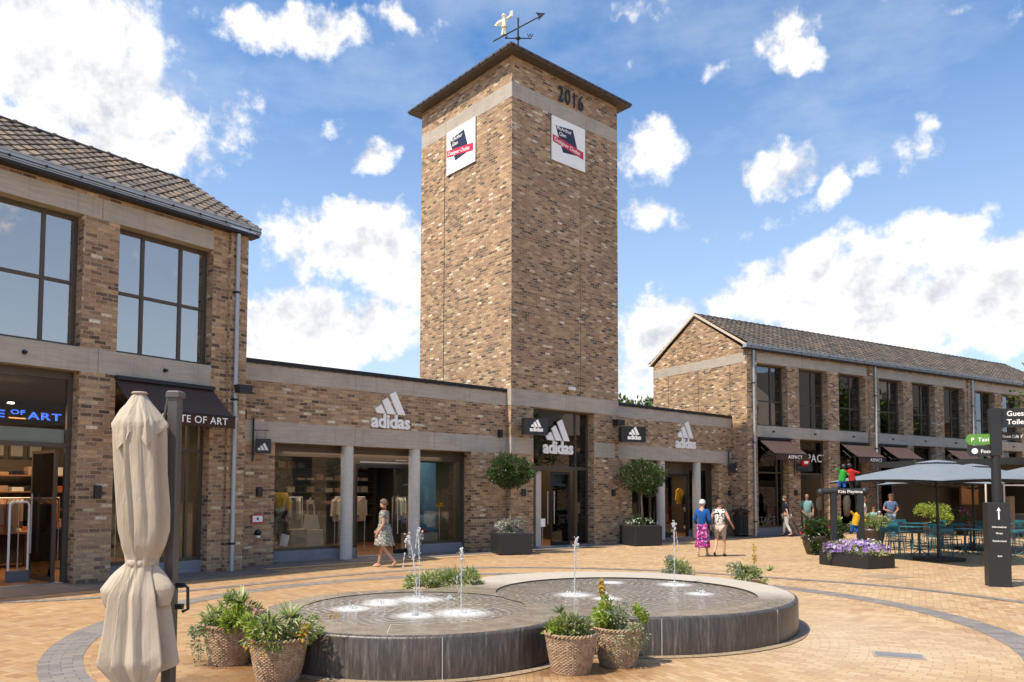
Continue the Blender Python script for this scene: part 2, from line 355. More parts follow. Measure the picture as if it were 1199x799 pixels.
# ground
def ground_mat():
    m,t=newmat('clay_pavers');p=t.pos()
    sp=t.n('ShaderNodeSeparateXYZ',{0:t.n('ShaderNodeMapping',{'Vector':p,'Rotation':(0,0,R(28)),'Scale':(9.5,9.5,9.5)}).outputs[0]})
    x,y=sp.outputs[0],sp.outputs[1]
    i=t.M('FLOOR',x);j=t.M('FLOOR',y);fx=t.M('SUBTRACT',x,i);fy=t.M('SUBTRACT',y,j)
    k=t.M('FLOORED_MODULO',t.M('SUBTRACT',i,j),4.0)
    is1=t.M('COMPARE',k,1,.1);is2=t.M('COMPARE',k,2,.1);ver=t.M('GREATER_THAN',k,1.5)
    hor=t.M('SUBTRACT',1,ver)
    u=t.M('ADD',t.M('MULTIPLY',hor,t.M('ADD',fx,is1)),t.M('MULTIPLY',ver,t.M('ADD',fy,is2)))
    v=t.M('ADD',t.M('MULTIPLY',hor,fy),t.M('MULTIPLY',ver,fx))
    ed=t.M('MINIMUM',t.M('MINIMUM',u,t.M('SUBTRACT',2,u)),t.M('MINIMUM',v,t.M('SUBTRACT',1,v)))
    idv=t.n('ShaderNodeCombineXYZ',{0:t.M('SUBTRACT',i,is1),1:t.M('SUBTRACT',j,is2),2:ver}).outputs[0]
    rh=t.n('ShaderNodeTexWhiteNoise',{'Vector':idv},noise_dimensions='3D').outputs[0]
    mh=t.M('SUBTRACT',1,t.M('SMOOTH_MIN',t.M('MULTIPLY',ed,12.),1,.1),clamp=True)
    # ring pavers round the fountain
    q=t.V('SUBTRACT',p,(.30,10.6,0));s2=t.n('ShaderNodeSeparateXYZ',{0:q})
    rad=t.V('LENGTH',q,out=1);an=t.M('ARCTAN2',s2.outputs[0],s2.outputs[1])
    pv=t.n('ShaderNodeCombineXYZ',{0:rad,1:t.M('MULTIPLY',an,4.3),2:0.}).outputs[0]
    b=t.n('ShaderNodeTexBrick',{'Vector':pv,'Color1':(0,0,0,1),'Color2':(1,1,1,1),'Mortar':(.5,.5,.5,1),'Scale':1,'Mortar Size':.006,'Mortar Smooth':.4,'Brick Width':.21,'Row Height':.10})
    ins=t.M('LESS_THAN',rad,5.62)
    rnd=t.mix(ins,rh,b.outputs[0]);mor=t.mix(ins,mh,b.outputs['Fac'])
    patch=t.noise(p,.55,3,.6)
    rr=t.M('ADD',t.M('MULTIPLY',rnd,.8),t.M('MULTIPLY_ADD',patch,.9,-.33),clamp=True)
    col=t.ramp(rr,[(0,(.33,.195,.10)),(.2,(.42,.265,.14)),(.5,(.49,.33,.175)),(.8,(.53,.375,.21)),(1,(.58,.43,.27))])
    fine=t.noise(p,45,4,.7)
    col=t.mix(t.M('MULTIPLY',t.M('SUBTRACT',1,fine),.35),col,(.24,.15,.08))
    # paler paver colour in an oval right of the fountain
    du=t.V('LENGTH',t.V('MULTIPLY',t.V('SUBTRACT',p,(4.1,9.6,0)),(.42,.33,1)),out=1)
    dm=t.M('MULTIPLY',t.M('SUBTRACT',1,du,clamp=True),t.M('MULTIPLY_ADD',t.noise(p,.9,4,.6),1.2,-.1),clamp=True)
    col=t.mix(t.M('MULTIPLY',dm,.75),col,(.60,.52,.42))
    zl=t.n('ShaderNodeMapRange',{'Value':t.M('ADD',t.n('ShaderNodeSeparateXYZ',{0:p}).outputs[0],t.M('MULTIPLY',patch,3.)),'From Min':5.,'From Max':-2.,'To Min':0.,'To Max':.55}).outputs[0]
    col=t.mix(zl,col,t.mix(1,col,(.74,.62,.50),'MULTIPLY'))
    col=t.mix(t.M('MULTIPLY',mor,.42),col,(.22,.155,.10))
    # wet splashed patches
    def blob(c,sx,sy):
        d=t.V('LENGTH',t.V('MULTIPLY',t.V('SUBTRACT',p,c),(sx,sy,1)),out=1)
        return t.M('SUBTRACT',1,d)
    w=blob((-2.2,8.0,0),.62,.75)
    for c,a,e in (((-2.2,9.4,0),.9,.9),((-.9,7.15,0),.50,2.2),((.7,7.8,0),.9,1.6),((-2.7,7.3,0),.8,1.6)):
        w=t.M('MAXIMUM',w,blob(c,a,e))
    wet=t.M('SMOOTH_MAX',t.M('MULTIPLY_ADD',w,2.2,t.M('MULTIPLY_ADD',t.noise(p,1.4,5,.7),2.6,-1.55)),0,.05,clamp=True)
    wetr=t.M('MULTIPLY',wet,1.0,clamp=True)
    col=t.mix(t.M('MULTIPLY',wetr,.8),col,t.mix(1,col,(.60,.46,.34),'MULTIPLY'))
    st=t.ramp(t.noise(p,.5,6,.7),[(.48,0),(.70,.5)])
    col=t.mix(st,col,(.34,.25,.17))
    sp_=t.ramp(t.noise(p,7,3,.7),[(.66,0),(.72,.35)]);col=t.mix(sp_,col,(.16,.11,.08))
    rgh=t.M('MULTIPLY_ADD',wetr,-.55,.82)
    h=t.M('ADD',t.M('MULTIPLY',t.M('SUBTRACT',1,mor),1.0),t.M('ADD',t.M('MULTIPLY',rnd,.35),t.M('MULTIPLY',fine,.3)))
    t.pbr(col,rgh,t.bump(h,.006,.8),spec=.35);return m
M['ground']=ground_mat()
def band_mat(name,c0,c1,bw=.21,rh=.10):
    m,t=newmat(name);uv=t.uv()
    b=t.n('ShaderNodeTexBrick',{'Vector':uv,'Color1':(0,0,0,1),'Color2':(1,1,1,1),'Mortar':(.5,.5,.5,1),'Scale':1,'Mortar Size':.006,'Mortar Smooth':.4,'Brick Width':bw,'Row Height':rh})
    f=t.noise(uv,40,3,.7);c=t.mix(t.M('ADD',t.M('MULTIPLY',b.outputs[0],.7),t.M('MULTIPLY',t.noise(uv,.8,3),.4),clamp=True),c0,c1)
    c=t.mix(t.M('MULTIPLY',b.outputs['Fac'],.6),c,(.10,.085,.07))
    c=t.mix(t.ramp(t.noise(uv,1.1,4,.7),[(.5,0),(.8,.5)]),c,(.30,.24,.17))
    t.pbr(c,.75,t.bump(t.M('ADD',t.M('SUBTRACT',1,b.outputs['Fac']),t.M('MULTIPLY',f,.4)),.006,.7),spec=.35);return m
M['band']=band_mat('grey_paver',(.15,.135,.13),(.26,.235,.22))
M['bandb']=band_mat('purple_grey_paver',(.12,.10,.095),(.20,.17,.155))
M['border']=band_mat('tan_border_stone',(.27,.20,.13),(.36,.27,.18))
M['bandy']=band_mat('yellow_paver',(.48,.32,.14),(.62,.42,.20))
# ================================================================== SETTING
def struct(o): o['kind']='structure'; return o
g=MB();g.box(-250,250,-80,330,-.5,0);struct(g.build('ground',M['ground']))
def ribbon(name,pts,w,mat,z=.004,label=None,closed=False):
    P=[Vector((x,y,0)) for x,y in pts];n=len(P)
    # smooth (Catmull-Rom)
    Q=[]
    for i in range(n-1):
        a,b,c,d=P[max(i-1,0)],P[i],P[i+1],P[min(i+2,n-1)]
        for k in range(8):
            t=k/8;Q.append(.5*((2*b)+(c-a)*t+(2*a-5*b+4*c-d)*t*t+(3*b-3*c+d-a)*t**3))
    Q.append(P[-1]);me=bpy.data.meshes.new(name);vs=[];uv=[];s=0
    for i,q in enumerate(Q):
        d=(Q[min(i+1,len(Q)-1)]-Q[max(i-1,0)]).normalized();nn=Vector((-d.y,d.x,0))
        if i: s+=(q-Q[i-1]).length
        vs+=[(q+nn*w/2)+Vector((0,0,z)),(q-nn*w/2)+Vector((0,0,z))];uv+=[(0,s),(w,s)]
    fs=[(2*i,2*i+1,2*i+3,2*i+2) for i in range(len(Q)-1)]
    me.from_pydata(vs,[],fs);me.materials.append(mat);L=me.uv_layers.new(name='UVMap').data
    for p in me.polygons:
        for li,vi in zip(p.loop_indices,p.vertices): L[li].uv=uv[vi]
    o=bpy.data.objects.new(name,me);COL.objects.link(o);return struct(o)
def arc(cx,cy,r,a0,a1,n=24): return [(cx+r*math.sin(R(a0+(a1-a0)*i/n)),cy+r*math.cos(R(a0+(a1-a0)*i/n))) for i in range(n+1)]
ribbon('paving_ring',arc(.45,11.0,5.95,-140,140,40),.41,M['band'])
ribbon('paving_band',[(-16,11.1),(-10.6,11.65),(-8.4,12.35),(-6.9,13.05),(-5.6,14.25),(-3.9,16.3),(-1.9,17.9),(.6,18.35),(3.4,17.7),(5.5,16.35),(7.4,14.75),(8.5,12.7),(9.4,10.4),(10.4,6)],.24,M['band'],.008)
def strip(fr,x0,x1,y0,y1,z,mat,name):
    b=MB();p=[fr.w(x0,y0,z),fr.w(x1,y0,z),fr.w(x1,y1,z),fr.w(x0,y1,z)];b.add(p,[(0,1,2,3)]);o=b.build(name,mat);return struct(o)
strip(FL,-9.5,1.95,-1.25,.6,.006,M['bandb'],'pavement')
strip(FA,-1.0,20.3,-.95,1.2,.010,M['bandb'],'pavement')
strip(FR,-.8,26,-.75,.6,.014,M['bandb'],'pavement')
strip(FA,-.6,8.0,-1.22,-.95,.012,M['bandy'],'paving_stripe')

def wall_grid(mb,xs,zs,empty,y0,y1,m=0):
    """brick skin with openings: one face per solid cell plus the reveals"""
    nx,nz=len(xs)-1,len(zs)-1
    sol=lambda i,j: 0<=i<nx and 0<=j<nz and not empty((xs[i]+xs[i+1])/2,(zs[j]+zs[j+1])/2)
    for i in range(nx):
        for j in range(nz):
            if not sol(i,j): continue
            a,b,c,d=xs[i],xs[i+1],zs[j],zs[j+1]
            q=lambda *p:mb.add(p,[(0,1,2,3)],m)
            q((a,y0,c),(b,y0,c),(b,y0,d),(a,y0,d));q((b,y1,c),(a,y1,c),(a,y1,d),(b,y1,d))
            if not sol(i-1,j): q((a,y1,c),(a,y0,c),(a,y0,d),(a,y1,d))
            if not sol(i+1,j): q((b,y0,c),(b,y1,c),(b,y1,d),(b,y0,d))
            if not sol(i,j-1): q((a,y1,c),(b,y1,c),(b,y0,c),(a,y0,c))
            if not sol(i,j+1): q((a,y0,d),(b,y0,d),(b,y1,d),(a,y1,d))
def inr(v,rs): return any(a<v<b for a,b in rs)
def part(mb,name,mat,par): return mb.build(name,mat,par)
def beams(par,spans,z0,z1,y0=-.004,y1=.42,mat=None):
    for a,b in spans:
        m=MB();m.bbox(a,b,y0,y1,z0,z1,.006);part(m,'concrete_beam',mat or M['concrete'],par)
def spouts(par,xs,z):
    for x in xs:
        m=MB();m.cyl((x,-.004,z),(x,-.10,z-.01),.028,n=10);m.cyl((x,-.006,z),(x,-.012,z),.045,n=12);part(m,'spout',M['darkmetal'],par)
def window(par,x0,x1,z0,z1,y,mull,trans,gl,fw=.06,fd=.09,outer=.09):
    """frame (mullions, transoms) with its pane as a sub-part"""
    m=MB()
    m.box(x0,x0+outer,y,y+fd,z0,z1);m.box(x1-outer,x1,y,y+fd,z0,z1)
    m.box(x0+outer,x1-outer,y+.002,y+fd,z0,z0+outer);m.box(x0+outer,x1-outer,y+.002,y+fd,z1-outer,z1)
    for x in mull: m.box(x-fw/2,x+fw/2,y+.006,y+fd-.01,z0+outer,z1-outer)
    for z in trans: m.box(x0+outer,x1-outer,y+.010,y+fd-.014,z-fw/2,z+fw/2)
    f=part(m,'window',M['frame'],par)
    p=MB();p.box(x0+outer*.5,x1-outer*.5,y+fd*.5,y+fd*.5+.012,z0+outer*.5,z1-outer*.5)
    part(p,'pane',gl,f);return f
def roof(par,x0,x1,ye,ze,yr,zr,tw,ex,name='roof',mat='tile'):
    """tiled roof: a slab each side, single clay tiles in front, ridge tiles"""
    m=MB();yb=2*yr-ye
    m.prism([(ye,ze-.10),(yr,zr-.12),(yb,ze-.10),(yb,ze-.04),(yr,zr-.03),(ye,ze-.04)],x0+.02,x1-.02,m=0,ax='x')
    L=math.hypot(yr-ye,zr-ze);c=(yr-ye)/L;s=(zr-ze)/L
    rows=int(L/ex);ex=L/rows;nc=int((x1-x0)/tw);tw=(x1-x0)/nc
    def pt(x,t,h,side): # t up the slope, h off the slope
        y=ye+c*t-s*h; z=ze+s*t+c*h
        return (x,y if side==0 else 2*yr-y,z)
    prof=[(0,.012),(.14,.0),(.36,-.012),(.56,-.004),(.74,.022),(.9,.026),(1.06,.012)]
    for side in (0,1):
        for r in range(rows):
            for k in range(nc):
                xa=x0+k*tw;t0=r*ex-.03;t1=min(t0+ex*1.16,L)
                j=random.uniform(-.004,.004);a=[];b=[];d=[];jj=random.uniform(-.008,.008)
                P=prof if side==0 else prof[::2]
                for i,(u,h) in enumerate(P):
                    cv=.06*(4*(u-.5)**2)*ex
                    x=xa+u*tw
                    a.append(pt(x,t0+cv+jj,h+.040+j,side));b.append(pt(x,t1,h*.9+.008,side));d.append(pt(x,t0+cv+jj,h+.018+j,side))
                n=len(a);vs=a+b+d
                fs=[(i,i+1,n+i+1,n+i) for i in range(n-1)]+[(2*n+i,2*n+i+1,i+1,i) for i in range(n-1)]
                if side==1: fs=[f[::-1] for f in fs]
                m.add(vs,fs,0,False)
    rf=part(m,name,M[mat],par)
    m=MB();k=0;x=x0
    while x<x1-.05:
        xe=min(x+.42,x1)
        n=9;vs=[]
        for xx,rr in ((x,.105),(x+.05,.115),(x+.051,.095),(xe,.088)):
            for i in range(n):
                t=PI*i/(n-1);vs.append((xx,yr-math.cos(t)*rr*1.1,zr-.02+math.sin(t)*rr))
        m.add(vs,[(q*n+i,(q+1)*n+i,(q+1)*n+i+1,q*n+i+1) for q in range(3) for i in range(n-1)],0,True)
        x+=.40
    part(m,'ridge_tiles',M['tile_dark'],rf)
    return rf
def gutter(par,x0,x1,y1=-.02,z0=7.84,z1=8.05,d=.20):
    m=MB();y0=y1-d
    m.box(x0,x1,y0,y0+.015,z0+.03,z1-.02);m.box(x0,x1,y0+.015,y1,z0,z0+.02);m.box(x0-.001,x1+.001,y0-.022,y0+.006,z1-.022,z1+.006)
    m.box(x0-.001,x0+.012,y0+.016,y1,z0+.021,z1-.03);m.box(x1-.012,x1+.001,y0+.016,y1,z0+.021,z1-.03)
    m.box(x0,x1,y0-.012,y0-.001,z0+.06,z0+.078,1)
    x=x0+.3
    while x<x1-.1:
        m.box(x-.018,x+.018,y0-.028,y0-.013,z0+.045,z0+.092,1);x+=.62
    g=part(m,'gutter',[M['zinc'],M['darkmetal']],par)
    m=MB();m.box(x0+.03,x1-.03,y1-d+.02,.10,z0-.055,z0-.004);part(m,'soffit',M['darkmetal'],g);return g
def pipe(par,x,y,z0,z1):
    m=MB();m.cyl((x,y,z0),(x,y,z1),.05,n=12)
    d=part(m,'downpipe',M['zinc'],par)
    for z in (z0+.6,(z0+z1)*.5,z1-1.4):
        m=MB();m.cyl((x,y,z),(x,y,z+.05),.062,n=12);m.box(x-.1,x+.1,y+.03,y+.05,z+.008,z+.042);part(m,'pipe_clamp',M['darkmetal'],d)
def interior(par,x0,x1,y0,y1,z0,z1,wall,floor,name='interior',cut=None):
    m=MB()
    m.box(x0,x1,y0,y1,z0,z0+.03,1);m.box(x0,x1,y1-.05,y1,z0+.031,z1-.051,0)
    m.box(x0,x0+.05,y0,y1-.051,z0+.031,z1-.051,0);m.box(x1-.05,x1,y0,y1-.051,z0+.031,z1-.051,0);m.box(x0,x1,y0,y1,z1-.05,z1,2)
    return part(m,name,[wall,floor,M['ceil']],par)
def spotlights(par,fr,pts,power,col=(1,.74,.48),z=2.9,size=.8):
    m=MB()
    for x,y in pts: m.cyl((x,y,z),(x,y,z-.02),.06,n=12)
    part(m,'ceiling_spots',M['lamp_e'],par)
def arealamp(fr,x,y,z,power,sx,sy,col=(1,.76,.5)):
    l=bpy.data.lights.new('shop_light','AREA');l.shape='RECTANGLE';l.size=sx;l.size_y=sy;l.energy=power;l.color=col
    o=bpy.data.objects.new('shop_light',l);COL.objects.link(o);o.location=fr.w(x,y,z);o.rotation_euler=(0,0,fr.rz)

# ------------------------------------------------------------------ LEFT BUILDING
lb=thing('brick_building','two-storey brick shop with grey tiled roof and large upper windows beside the closed beige parasol','building',FL.w(0,0),FL.rz)
OP=[(-9.3,-7.57),(-6.87,-4.77),(-4.07,-1.97),(-1.27,.82)]
m=MB();xs=[-9.8,-9.3,-7.57,-6.87,-4.77,-4.07,-1.97,-1.27,.82,1.65];zs=[0,4.17,4.65,7.31,7.73,7.86]
def eL(x,z): return (inr(x,OP) and (z<4.17 or 4.65<z<7.31)) or (x<.82 and (4.17<z<4.65 or 7.31<z<7.73))
wall_grid(m,xs,zs,eL,0,.42)
m.box(1.20,1.648,-.10,-.002,0,7.80)
m.box(1.25,1.65,.421,5.9,0,7.86);m.box(-9.8,-9.4,.421,5.9,0,7.86);m.box(-9.39,1.24,5.6,5.9,0,7.86)
m.prism([(.1,7.861),(5.8,7.861),(2.95,9.80)],1.30,1.649,ax='x');m.prism([(.1,7.861),(5.8,7.861),(2.95,9.80)],-9.8,-9.45,ax='x')
part(m,'wall',M['brick'],lb)
beams(lb,[(-9.8,-4.42),(-4.413,-1.625),(-1.618,.82)],4.17,4.65);beams(lb,[(-9.8,-4.42),(-4.413,-1.625),(-1.618,.82)],7.31,7.73)
spouts(lb,[-5.8,-2.95,-.25],4.40)
m=MB();m.box(-9.39,1.24,.43,5.59,4.25,4.5);m.box(-9.39,1.24,.43,5.59,7.45,7.6);part(m,'floor_slab',M['ceil'],lb)
m=MB();m.box(-9.3,1.2,4.0,4.05,4.51,7.44);part(m,'upper_partition',M['dark_in'],lb)
for a,b in OP: 
    mm=[a+.62,b-.62] if b-a>2 else [b-.62]
    window(lb,a,b,4.65,7.31,.26,mm,[5.95],M['glass_up'],fw=.065,outer=.08)
roof(lb,-9.9,1.78,-.24,8.02,2.95,9.93,.262,.345)
gutter(lb,-9.9,1.87,-.06,7.86,8.03,.21)
pipe(lb,1.34,-.17,0.0,7.78)
# lower openings
for a,b in ((-1.27,.82),(-6.87,-4.77)):
    m=MB();m.box(a,b,.22,.40,0,.27);part(m,'sill',M['bluestone'],lb)
window(lb,-1.27,.82,.27,4.168,.26,[.46],[2.72],M['glass'],outer=.08)
window(lb,-6.87,-4.77,.27,4.168,.26,[-5.8],[2.72],M['glass'],outer=.08)
window(lb,-9.3,-7.57,.27,4.168,.26,[-8.4],[2.72],M['glass'],outer=.08)
f=window(lb,-4.07,-1.97,2.66,4.10,.26,[],[],M['glass'],outer=.09)
m=MB();m.box(-3.97,-2.07,.36,.372,2.75,3.02);part(m,'frosted_strip',plain('frosted_film',(.60,.64,.60),.5),f)
m=MB();m.box(-4.07,-3.97,.27,.36,.012,2.657);m.box(-2.07,-1.97,.27,.36,.012,2.657);m.box(-4.07,-1.97,.262,.37,4.102,4.168)
df=part(m,'door_frame',M['frame'],lb)
m=MB();m.box(-3.97,-2.07,.15,.45,.006,.03);part(m,'threshold',M['steel'],df)
m=MB();m.box(-2.20,-2.16,.40,1.45,.05,2.6);
part(m,'door_leaf',M['glass'],df)
m=MB();m.box(-2.21,-2.15,.38,.44,.03,2.62);m.box(-2.21,-2.15,1.45,1.51,.03,2.62);m.box(-2.205,-2.155,.441,1.449,.03,.12);m.box(-2.205,-2.155,.441,1.449,2.56,2.62);part(m,'leaf_frame',M['frame'],df)
m=MB();m.cyl((-2.26,1.30,.55),(-2.26,1.30,1.75),.016);m.cyl((-2.10,1.30,.55),(-2.10,1.30,1.75),.016);part(m,'door_handle',M['steel'],df)
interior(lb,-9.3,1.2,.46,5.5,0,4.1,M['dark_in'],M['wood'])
spotlights(lb,FL,[(x,y) for x in (-5,-4.2,-3.4,-2.6) for y in (1.6,3.2)],0,z=3.6)
spotlights(lb,FL,[(-.6,1.8),(.4,1.8)],0,z=3.6)
arealamp(FL,-2.6,3.2,3.5,170,4.6,2.6,(1,.62,.32))
# neon name in the transom
sg=thing('neon_sign','blue neon lettering with orange underline inside the transom above the left shop door','sign',FL.w(-4.02,.42,3.17),FL.rz)
for tx_,sz_,x_,z_ in (('STATE',.27,.02,.0),('OF',.17,1.02,.075),('ART',.27,1.32,.0)):
    o_l=text('letters',tx_,sz_,M['neon'],sg,(x_,0,z_+.02),.02,.010,space=1.12);o_l.scale=(1.1,1,.72)
m=MB();m.box(1.00,1.28,-.01,.01,.01,.03);m.build('underline',M['neon_o'],sg)

# ------------------------------------------------------------------ LOW SHOP
sh=thing('low_shop_building','long single-storey brick shop with two concrete bands, running past the tower','building',FA.w(0,0),FA.rz)
XT0,XT1=7.65,12.73  # tower
m=MB()
xs=[-1.5,.06,6.28,XT0];zs=[0,3.04,3.55,4.55]
wall_grid(m,xs,zs,lambda x,z:(.06<x<6.28 and z<3.04) or 3.04<z<3.55,0,.35)
xs=[XT1,13.75,19.3,20.9]
wall_grid(m,xs,zs,lambda x,z:(13.75<x<19.3 and z<3.04) or 3.04<z<3.55,0,.35)
m.box(-1.5,20.9,6.5,6.8,0,4.9);m.box(-1.5,-1.2,.351,6.49,0,4.9);m.box(20.6,20.9,.351,6.49,0,4.9)
part(m,'wall',M['brick'],sh)
beams(sh,[(-1.5,2.30),(2.306,4.90),(4.906,XT0)],3.04,3.55,-.006,.36);beams(sh,[(XT1,16.6),(16.606,20.9)],3.04,3.55,-.006,.36)
beams(sh,[(-1.5,2.30),(2.306,6.2),(6.206,XT0)],4.55,5.02,-.006,.36);beams(sh,[(XT1,16.6),(16.606,20.9)],4.55,5.02,-.006,.36)
for a,b in ((-1.5,XT0-.01),(XT1+.01,20.9)):
    m=MB();m.box(a,b,-.07,.42,5.022,5.075);m.box(a,b,-.05,-.04,4.965,5.021)
    x=a+.2
    while x<b: m.box(x,x+.03,-.045,-.008,4.955,4.985);x+=.42
    part(m,'parapet_cap',M['darkmetal'],sh)
m=MB();m.box(-1.19,20.59,.37,6.49,4.6,4.75);part(m,'flat_roof',M['darkmetal'],sh)
for x in (2.17,4.33,15.65,17.98):
    m=MB();m.cyl((x,.17,0),(x,.17,3.038),.165,n=32,caps=False);part(m,'column',M['column'],sh)
# recessed fronts
YW=.52
for a,b in ((.06,2.62),(4.62,6.28),(13.75,15.9),(17.9,19.3)): m=MB();m.box(a,b,YW-.08,YW+.12,0,.28);part(m,'sill',M['bluestone'],sh)
for a,b,c,d,e in ((.05,6.29,.62,3.0,3.039),(-.10,.059,.9,0,2.999),(6.281,6.45,.9,0,2.999),(13.6,13.749,.9,0,3.038),(19.301,19.45,.9,0,3.038)): m=MB();m.box(a,b,.351,c,d,e);part(m,'lining',M['frame'],sh)
for a,b,c in ((.06,6.28,2.999),(13.75,19.3,3.038)): m=MB();m.box(a,b,YW,YW+.1,2.80,c);part(m,'header_panel',M['frame'],sh)
window(sh,.06,2.62,.28,2.80,YW,[],[],M['glass'],outer=.07);window(sh,4.62,6.28,.28,2.80,YW,[],[],M['glass'],outer=.07)
window(sh,13.75,15.9,.28,2.80,YW,[14.8],[],M['glass'],outer=.07);window(sh,17.9,19.3,.28,2.80,YW,[],[],M['glass'],outer=.07)
def slid_door(par,x0,x1,z1,y,leafx,open_=True):
    m=MB();m.box(x0,x0+.07,y,y+.1,.01,z1);m.box(x1-.07,x1,y,y+.1,.01,z1);m.box(x0+.07,x1-.07,y,y+.1,z1-.09,z1)
    d=part(m,'door_frame',M['darkmetal'],par)
    m=MB();a,b=leafx
    m.box(a,a+.05,y+.11,y+.15,.03,z1-.1);m.box(b-.05,b,y+.11,y+.15,.03,z1-.1);m.box(a+.05,b-.05,y+.11,y+.15,z1-.16,z1-.1);m.box(a+.05,b-.05,y+.11,y+.15,.03,.16)
    l=part(m,'door_leaf',M['darkmetal'],d)
    m=MB();m.box(a+.05,b-.05,y+.125,y+.135,.16,z1-.16);part(m,'pane',M['glass'],l)
    m=MB()
    m.cyl((a+.10,y+.07,.6),(a+.10,y+.07,1.7),.014);part(m,'door_handle',M['steel'],l)
    return d
slid_door(sh,2.62,4.62,2.58,YW,(3.95,4.55))
slid_door(sh,15.9,17.9,2.58,YW,(16.0,17.0))
for a in (2.62,15.9): m=MB();m.box(a,a+2,YW,YW+.1,2.581,2.799);part(m,'transom_panel',M['frame'],sh)
m=MB();m.box(2.75,4.45,YW-.02,YW-.004,2.62,2.66);m.box(3.9,4.3,YW-.024,YW-.008,2.70,2.73);part(m,'light_strip',M['steel'],sh)
for a in (2.62,15.9): m=MB();m.box(a,a+2,.30,.56,.012,.035);part(m,'threshold',M['bluestone'],sh)
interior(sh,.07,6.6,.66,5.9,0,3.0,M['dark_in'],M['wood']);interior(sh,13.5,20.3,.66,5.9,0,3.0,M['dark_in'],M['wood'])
spotlights(sh,FA,[(.9,1.3),(1.8,1.6),(3.0,2.2),(4.0,2.2),(5.4,1.4),(3.4,4)],0,z=2.93)
spotlights(sh,FA,[(14.6,1.5),(16.4,2),(18.6,1.6),(17,4)],0,z=2.93)
arealamp(FA,3.0,2.0,2.85,85,5,3.5,(1,.78,.55));arealamp(FA,17,2.4,2.85,80,5,3,(1,.7,.42))
# ------------------------------------------------------------------ TOWER
tw=thing('brick_tower','tall square brick tower with a concrete band and dark eaves above the low shop','tower',FA.w(0,0),FA.rz)
TY=-.25;TD=5.1;TZ=15.86
m=MB();xs=[XT0,8.60,11.46,XT1];zs=[0,3.04,3.55,4.56,5.07,14.5,15.0,TZ]
def eT(x,z): return (8.6<x<11.46 and z<4.56) or 4.56<z<5.07 or 14.5<z<15.0 or (x<8.6 and 3.04<z<3.55)
wall_grid(m,xs,zs,eT,TY,TY+.4)
zz=[0,3.04,3.55,4.56,5.07,14.5,15.0,TZ]
for a,b in ((0,14.5),(15.0,TZ)):
    m.box(XT0,XT0+.35,TY+.401,TY+TD,a,b);m.box(XT1-.35,XT1,TY+.401,TY+TD,a,b);m.box(XT0+.351,XT1-.351,TY+TD-.35,TY+TD,a,b)
tower_wall=part(m,'wall',M['brick'],tw)
beams(tw,[(XT0-.004,10.1),(10.106,XT1+.004)],4.56,5.07,TY-.004,TY+.40)
beams(tw,[(XT0,8.6)],3.04,3.55,TY-.004,TY+.40);beams(tw,[(11.462,XT1-.2)],3.04,3.55,TY-.004,TY-.001)
beams(tw,[(XT0-.004,9.30),(9.306,11.12),(11.126,XT1+.004)],14.5,15.0,TY-.004,TY+.36)
m=MB();m.box(XT0-.004,XT0+.35,TY+.361,TY+1.95,14.5,15.0);m.box(XT0-.004,XT0+.35,TY+1.956,TY+3.6,14.5,15.0);m.box(XT0-.004,XT0+.35,TY+3.606,TY+TD+.004,14.5,15.0);m.box(XT1-.35,XT1+.004,TY+.361,TY+TD+.004,14.5,15.0);m.box(XT0+.351,XT1-.351,TY+TD-.35,TY+TD+.004,14.5,15.0)
part(m,'concrete_beam',M['concrete'],tw)
# movement joints
m=MB();m.box(XT0-.006,XT0+.002,TY+3.62,TY+3.645,5.0,14.49);m.box(XT1-1.95,XT1-1.938,TY-.003,TY+.002,5.08,14.49);part(m,'movement_joint',M['darkmetal'],tw)
# soldier course under the eaves
m=MB()
x=XT0+.02
while x<XT1-.08: m.box(x,x+.062,TY-.007,TY-.001,TZ-.24,TZ-.02);x+=.082
y=TY+.02
while y<TY+TD-.08: m.box(XT0-.007,XT0-.001,y,y+.062,TZ-.24,TZ-.02);y+=.082
part(m,'soldier_course',M['brick'],tower_wall)
# eaves: low pyramid roof with wide soffit and brackets
o_=.36;m=MB()
m.box(XT0-o_,XT1+o_,TY-o_,TY+TD+o_,TZ,TZ+.05)
cx,cy=(XT0+XT1)/2,TY+TD/2
a=[(XT0-o_-.03,TY-o_-.03),(XT1+o_+.03,TY-o_-.03),(XT1+o_+.03,TY+TD+o_+.03),(XT0-o_-.03,TY+TD+o_+.03)]
m.add([(x,y,TZ+.052) for x,y in a]+[(x,y,TZ+.12) for x,y in a]+[(cx,cy,TZ+.95)],[(3,2,1,0),(0,1,5,4),(1,2,6,5),(2,3,7,6),(3,0,4,7),(4,5,8),(5,6,8),(6,7,8),(7,4,8)])
rf=part(m,'roof',plain('eaves_board',(.085,.070,.060),.6,0,.2),tw)
k=XT0-o_+.1
while k<XT1+o_-.1: m=MB();m.box(k,k+.03,TY-o_-.05,TY-o_-.031,TZ+.02,TZ+.10);part(m,'bracket',M['darkmetal'],rf);k+=.36
k=TY-o_+.1
while k<TY+TD+o_-.1: m=MB();m.box(XT0-o_-.05,XT0-o_-.031,k,k+.03,TZ+.02,TZ+.10);part(m,'bracket',M['darkmetal'],rf);k+=.36
